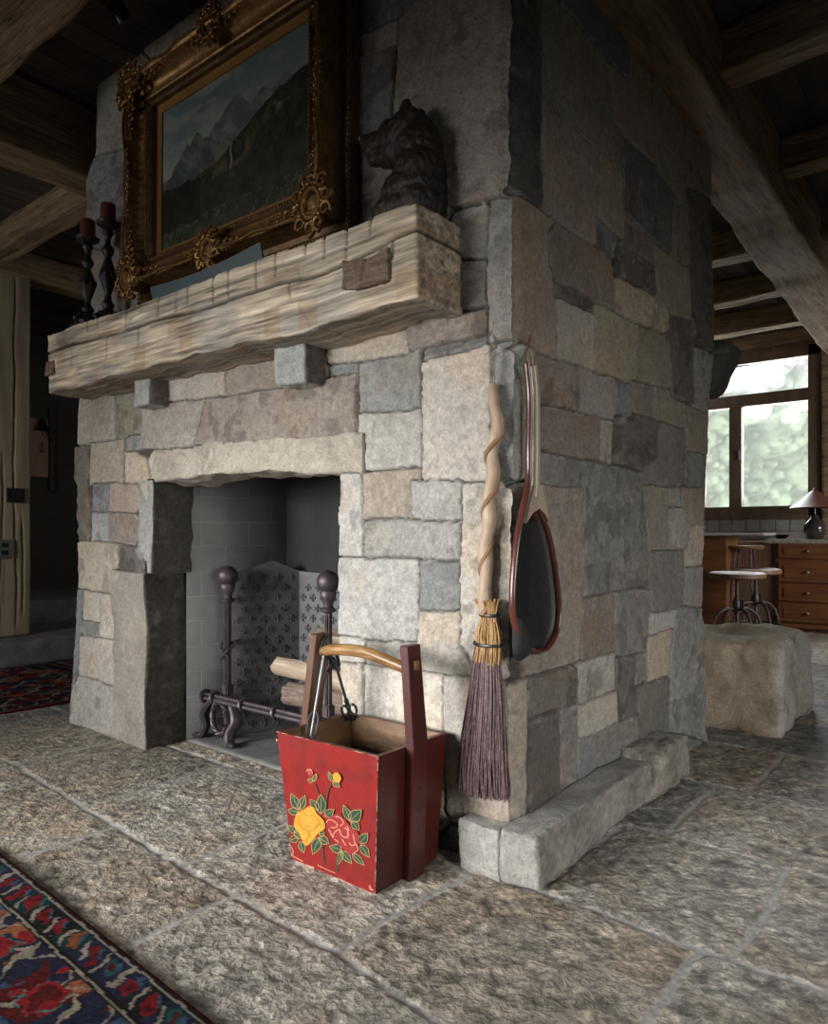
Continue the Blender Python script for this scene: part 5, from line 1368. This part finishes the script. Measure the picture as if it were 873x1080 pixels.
mb.tube(vp, .0075, 8); mb.build('spiral_vine', mat('vine_wood', (.30, .17, .09), (.22, .12, .06), scale=8, rough=.5), bm_)
mb = MB()
tp = PB(519, 408)-bo; kn = PB(522, 366)-bo; nl = PB(516, 349, -.02)-bo
for q in (-.006, 0, .006): mb.tube(bez([kn, (kn+tp)/2+Vector((q, -.004, 0)), tp+Vector((q*1.3, 0, .005))], 5), .0015, 6)
mb.tube(bez([nl, (nl+kn)/2+Vector((-.004, -.01, -.006)), kn], 5), .0022, 6); mb.ball(kn, .007, 8); mb.tube(bez([kn, kn+Vector((-.02, -.004, -.012)), kn+Vector((-.038, 0, -.018))], 4), .0016, 6)
mb.build('hanging_cord', mat('grey_cord', (.20, .18, .15), rough=.8), bm_)
def strands(name, rows, cnt, m_, seed, r_=.0014, ydep=.5, jit=.4):
    """bundle of fibres following ellipses given as (px left, px right, py)"""
    R0 = random.Random(seed); mb = MB(); C = []
    for (xl_, xr_, py) in rows:
        a, b = PB(xl_, py)-bo, PB(xr_, py)-bo; C.append(((a+b)/2, (b-a).length/2))
    for k in range(cnt):
        an = R0.uniform(0, 2*PI); q = math.sqrt(R0.uniform(.25, 1)); ln = R0.uniform(.93, 1.0); path = []
        for i, (c, w_) in enumerate(C):
            wob = R0.uniform(-jit, jit)*.012*(i/len(C))
            path.append(c+Vector((math.cos(an)*w_*q+wob, math.sin(an)*w_*q*ydep+R0.uniform(-.002, .002), 0)))
        path[-1] = path[-2].lerp(path[-1], R0.uniform(.7, 1.05))
        if R0.random() < .5: path[0] = path[0]+Vector((0, 0, R0.uniform(-.002, .008)))
        mb.tube(bez(path, 3), r_, 3, cap=False)
    return mb.build(name, m_, bm_, angle=180)
M['straw'] = mat('straw', (.45, .27, .11), (.30, .16, .06), scale=60, rough=.6, c3=(.62, .42, .20)); M['bristle'] = mat('plum_bristle', (.15, .09, .095), (.075, .045, .055), scale=50, rough=.5, c3=(.33, .25, .23))
strands('straw_binding', [(501, 528, 634), (507, 524, 650), (502, 528, 668), (503, 528, 682), (499, 528, 700)], 420, M['straw'], 3)
strands('bristles', [(504, 525, 672), (500, 527, 694), (495, 530, 735), (488, 533, 780), (484, 535, 815), (483, 536, 838)], 620, M['bristle'], 4, r_=.0015, ydep=.42, jit=.8)
for (xl_, xr_, py) in ((506.5, 525, 648), (501, 528, 679)):
    a, b = PB(xl_, py)-bo, PB(xr_, py)-bo; c = (a+b)/2; w_ = (b-a).length/2*1.04
    MB().tube([c+Vector((math.cos(t_)*w_, math.sin(t_)*w_*.52, .003*math.sin(t_))) for t_ in [2*PI*i/32 for i in range(32)]], .0042, 8, closed=True, flat=(1.2, .7), up=(0, 0, 1)).build('binding_band', M['darkiron'], bm_)
mb = MB().ball((PB(514, 690)-bo), .026, 12, (1, .45, 2.6)); mb.build('core', M['straw'], bm_)

# ---------------------------------------------------------------- landing net on the side face
nx_ = .052
def PN(px, py, x_=nx_): return Vector(U(px, py, 'x', x_))
no = PN(565, 540); net = thing('landing_net', 'wooden framed black mesh fishing net hanging on the side of the corner', 'fishing net', no)
M['redwood'] = mat('red_laminate', (.10, .032, .024), (.06, .02, .016), scale=2, stretch=(8, 8, 1), rough=.25); M['ash_w'] = mat('pale_ash_laminate', (.45, .38, .30), (.36, .29, .22), scale=2, stretch=(8, 8, 1), rough=.3)
hoopL = [(555, 384), (558, 420), (557.5, 470), (557, 505), (551.5, 535), (545.5, 565), (541.5, 600), (540, 635), (543, 660), (551, 677), (563, 686.5)]
hoopR = [(563, 686.5), (576, 684), (586, 668), (589, 650), (588.5, 630), (585, 600), (580, 572), (574, 552), (566, 537)]
MB().tube(bez([PN(*p_)-no for p_ in hoopL], 8), .0072, 10, flat=(1.5, 1.0), up=(1, 0, 0)).build('hoop', M['redwood'], net)
MB().tube(bez([PN(*p_)-no for p_ in hoopR]+[PN(560.5, 548)-no], 8), .0072, 10, flat=(1.5, 1.0), up=(1, 0, 0)).build('hoop', M['redwood'], net)['label'] = 'darker far half of the hoop'
hl = [(562, 386), (564.5, 420), (564.5, 470), (564, 505), (563, 525)]
pts = bez([PN(*p_)-no for p_ in hl], 8); n = len(pts)
MB().tube(pts, [.012+.003*(i/n) for i in range(n)], 10, flat=(1.1, 1.1), up=(1, 0, 0)).build('handle', M['ash_w'], net)
yk = [PN(*p_)-no for p_ in ((560.5, 512), (568, 512), (573, 532), (576, 550), (571, 541), (565, 537), (559, 541), (552, 552), (556, 530))]
mb = MB(); n = len(yk); mb.add([v+Vector((.010, 0, 0)) for v in yk]+[v-Vector((.010, 0, 0)) for v in yk], [tuple(range(n)), tuple(reversed(range(n, 2*n)))]+[(i, i+n, (i+1) % n+n, (i+1) % n) for i in range(n)])
mb.build('yoke', M['ash_w'], net, angle=30)
lt = mat('leather_thong', (.28, .17, .10), rough=.7); a = PN(561, 388)-no; k_ = PN(557, 365, .02)-no
MB().tube(bez([PN(563, 354, .03)-no, k_, PN(556.5, 378)-no, a], 6), .0022, 6).tube(bez([k_, PN(561, 374)-no, PN(563, 389)-no], 6), .0022, 6).build('hanging_thong', lt, net)
# mesh bag: sack hanging from the hoop toward the wall, open weave
def netmat():
    m = bpy.data.materials.new('black_net'); m.use_nodes = True; nt = m.node_tree; b = nt.nodes['Principled BSDF']; N = nt.nodes; L = nt.links
    b.inputs['Base Color'].default_value = (.012, .013, .016, 1); b.inputs['Roughness'].default_value = .5
    uv = N.new('ShaderNodeTexCoord'); s = N.new('ShaderNodeSeparateXYZ'); L.new(uv.outputs['UV'], s.inputs[0]); outs = []
    for ax in ('X', 'Y'):
        k = N.new('ShaderNodeMath'); k.operation = 'MULTIPLY'; k.inputs[1].default_value = 200; L.new(s.outputs[ax], k.inputs[0])
        f = N.new('ShaderNodeMath'); f.operation = 'FRACT'; L.new(k.outputs[0], f.inputs[0]); g = N.new('ShaderNodeMath'); g.operation = 'LESS_THAN'; g.inputs[1].default_value = .38; L.new(f.outputs[0], g.inputs[0]); outs.append(g)
    mx = N.new('ShaderNodeMath'); mx.operation = 'MAXIMUM'; L.new(outs[0].outputs[0], mx.inputs[0]); L.new(outs[1].outputs[0], mx.inputs[1])
    r_ = N.new('ShaderNodeMapRange'); r_.inputs[3].default_value = .55; L.new(mx.outputs[0], r_.inputs[0]); L.new(r_.outputs[0], b.inputs['Alpha']); return m
ring_px = hoopL[4:]+hoopR[1:]; ringp = bez([PN(*p_)-no for p_ in ring_px], 5); n = len(ringp)
V = []; UV = []; rings = 12; cc = sum(ringp, Vector())/n; low = PN(560, 640, .03)-no
for j in range(rings+1):
    t = j/rings; sc2 = math.cos(t*PI/2)**.55; dz = -.02*t
    for i, p_ in enumerate(ringp):
        c_ = cc.lerp(low, t); q = c_+(p_-cc)*sc2; q.x = p_.x-.030*math.sin(t*PI/2)-.0; q.z += dz+.004*math.sin(i*.9)*t
        V.append(q); UV.append((q.y, q.z+t*.05))
Q = np.array([(j*n+i, j*n+(i+1) % n, (j+1)*n+(i+1) % n, (j+1)*n+i) for j in range(rings) for i in range(n)])
link('net_bag', fast_mesh('net_bag', V, Q, uv=np.array(UV)), netmat(), net)
sag = [(541, 655), (540, 672), (541, 690), (546, 697), (553, 693), (559, 684), (567, 680), (566, 670), (555, 662), (546, 648)]
sp_ = [PN(*p_, .045)-no for p_ in sag]; c_ = sum(sp_, Vector())/len(sp_); mb = MB(); sp2 = bez(sp_+[sp_[0]], 5)[:-1]; n = len(sp2)
vs = []
for (k, xo) in ((1, 0), (.92, .012), (.6, .020), (.0, .024)): vs += [c_+(p_-c_)*k+Vector((xo*.9, 0, 0)) for p_ in sp2]
mb.add(vs, [(j*n+i, j*n+(i+1) % n, (j+1)*n+(i+1) % n, (j+1)*n+i) for j in range(3) for i in range(n)])
mb.build('gathered_net', mat('gathered_net_black', (.012, .013, .017), (.02, .02, .024), scale=60, rough=.55, bump=.004, bscale=60), net, angle=80)
# ---------------------------------------------------------------- light
def area(name, loc, target, size, power, col=(1, 1, 1), spread=180):
    l = bpy.data.lights.new(name, 'AREA'); l.shape = 'RECTANGLE'; l.size, l.size_y = size; l.energy = power; l.color = col
    l.spread = math.radians(spread)
    o = bpy.data.objects.new(name, l); COL.objects.link(o); o.location = loc
    o.rotation_euler = (Vector(target)-Vector(loc)).to_track_quat('-Z', 'Y').to_euler()
    return o
area('window_light', (-1.9, -4.0, 1.2), (-.6, 0, .22), (2.4, 1.2), 50, (1.0, .985, .955), spread=57)
area('side_fill_light', (3.7, -1.0, 1.3), (0, .8, .0), (2.0, 1.4), 19, (1.0, .965, .92), spread=66)  # added fill for the chimney's side face, no window there
area('kitchen_window_light', (-1.0, 7.35, 2.2), (.5, 3.0, 0), (1.9, 1.7), 130, (.92, .97, 1.0))
area('left_fill_light', (-3.2, -3.6, 1.4), (-4.6, .9, .8), (1.2, 1.2), 10, (1, .98, .95), spread=70)  # unseen fill added to brighten the post and the left rug
area('kitchen_side_fill', (3.8, 4.6, 1.6), (-.5, 6.0, .8), (1.6, 1.2), 36, (1, .97, .93), spread=80)  # added fill for the cabinet fronts; that wall has no window
area('passage_light', (-6.2, .5, 2.2), (-7.3, 2.3, 1.0), (.4, .4), 1.5, (1, .95, .88))
area('upper_left_fill', (-3.6, -3.9, 1.7), (-3.0, -.3, 3.1), (1.0, 1.0), 7, (1, .96, .9), spread=80)  # unseen fill added to lift the upper left beams
w = bpy.data.worlds.new('world'); sc.world = w; w.use_nodes = True; nt = w.node_tree
bg = nt.nodes['Background']; tc = nt.nodes.new('ShaderNodeTexCoord'); sx = nt.nodes.new('ShaderNodeSeparateXYZ'); cr = nt.nodes.new('ShaderNodeValToRGB')
nt.links.new(tc.outputs['Generated'], sx.inputs[0]); nt.links.new(sx.outputs['Y'], cr.inputs[0]); nt.links.new(cr.outputs[0], bg.inputs[0])
cr.color_ramp.elements[0].position = .25; cr.color_ramp.elements[0].color = (.05, .047, .043, 1)
cr.color_ramp.elements[1].position = .75; cr.color_ramp.elements[1].color = (1.3, 1.4, 1.5, 1)
bg.inputs[1].default_value = 1.0
sc.view_settings.view_transform = 'Standard'
sc.view_settings.look = 'None'
sc.view_settings.exposure = 0
sc.cycles.use_denoising = True
sc.cycles.max_bounces = 6
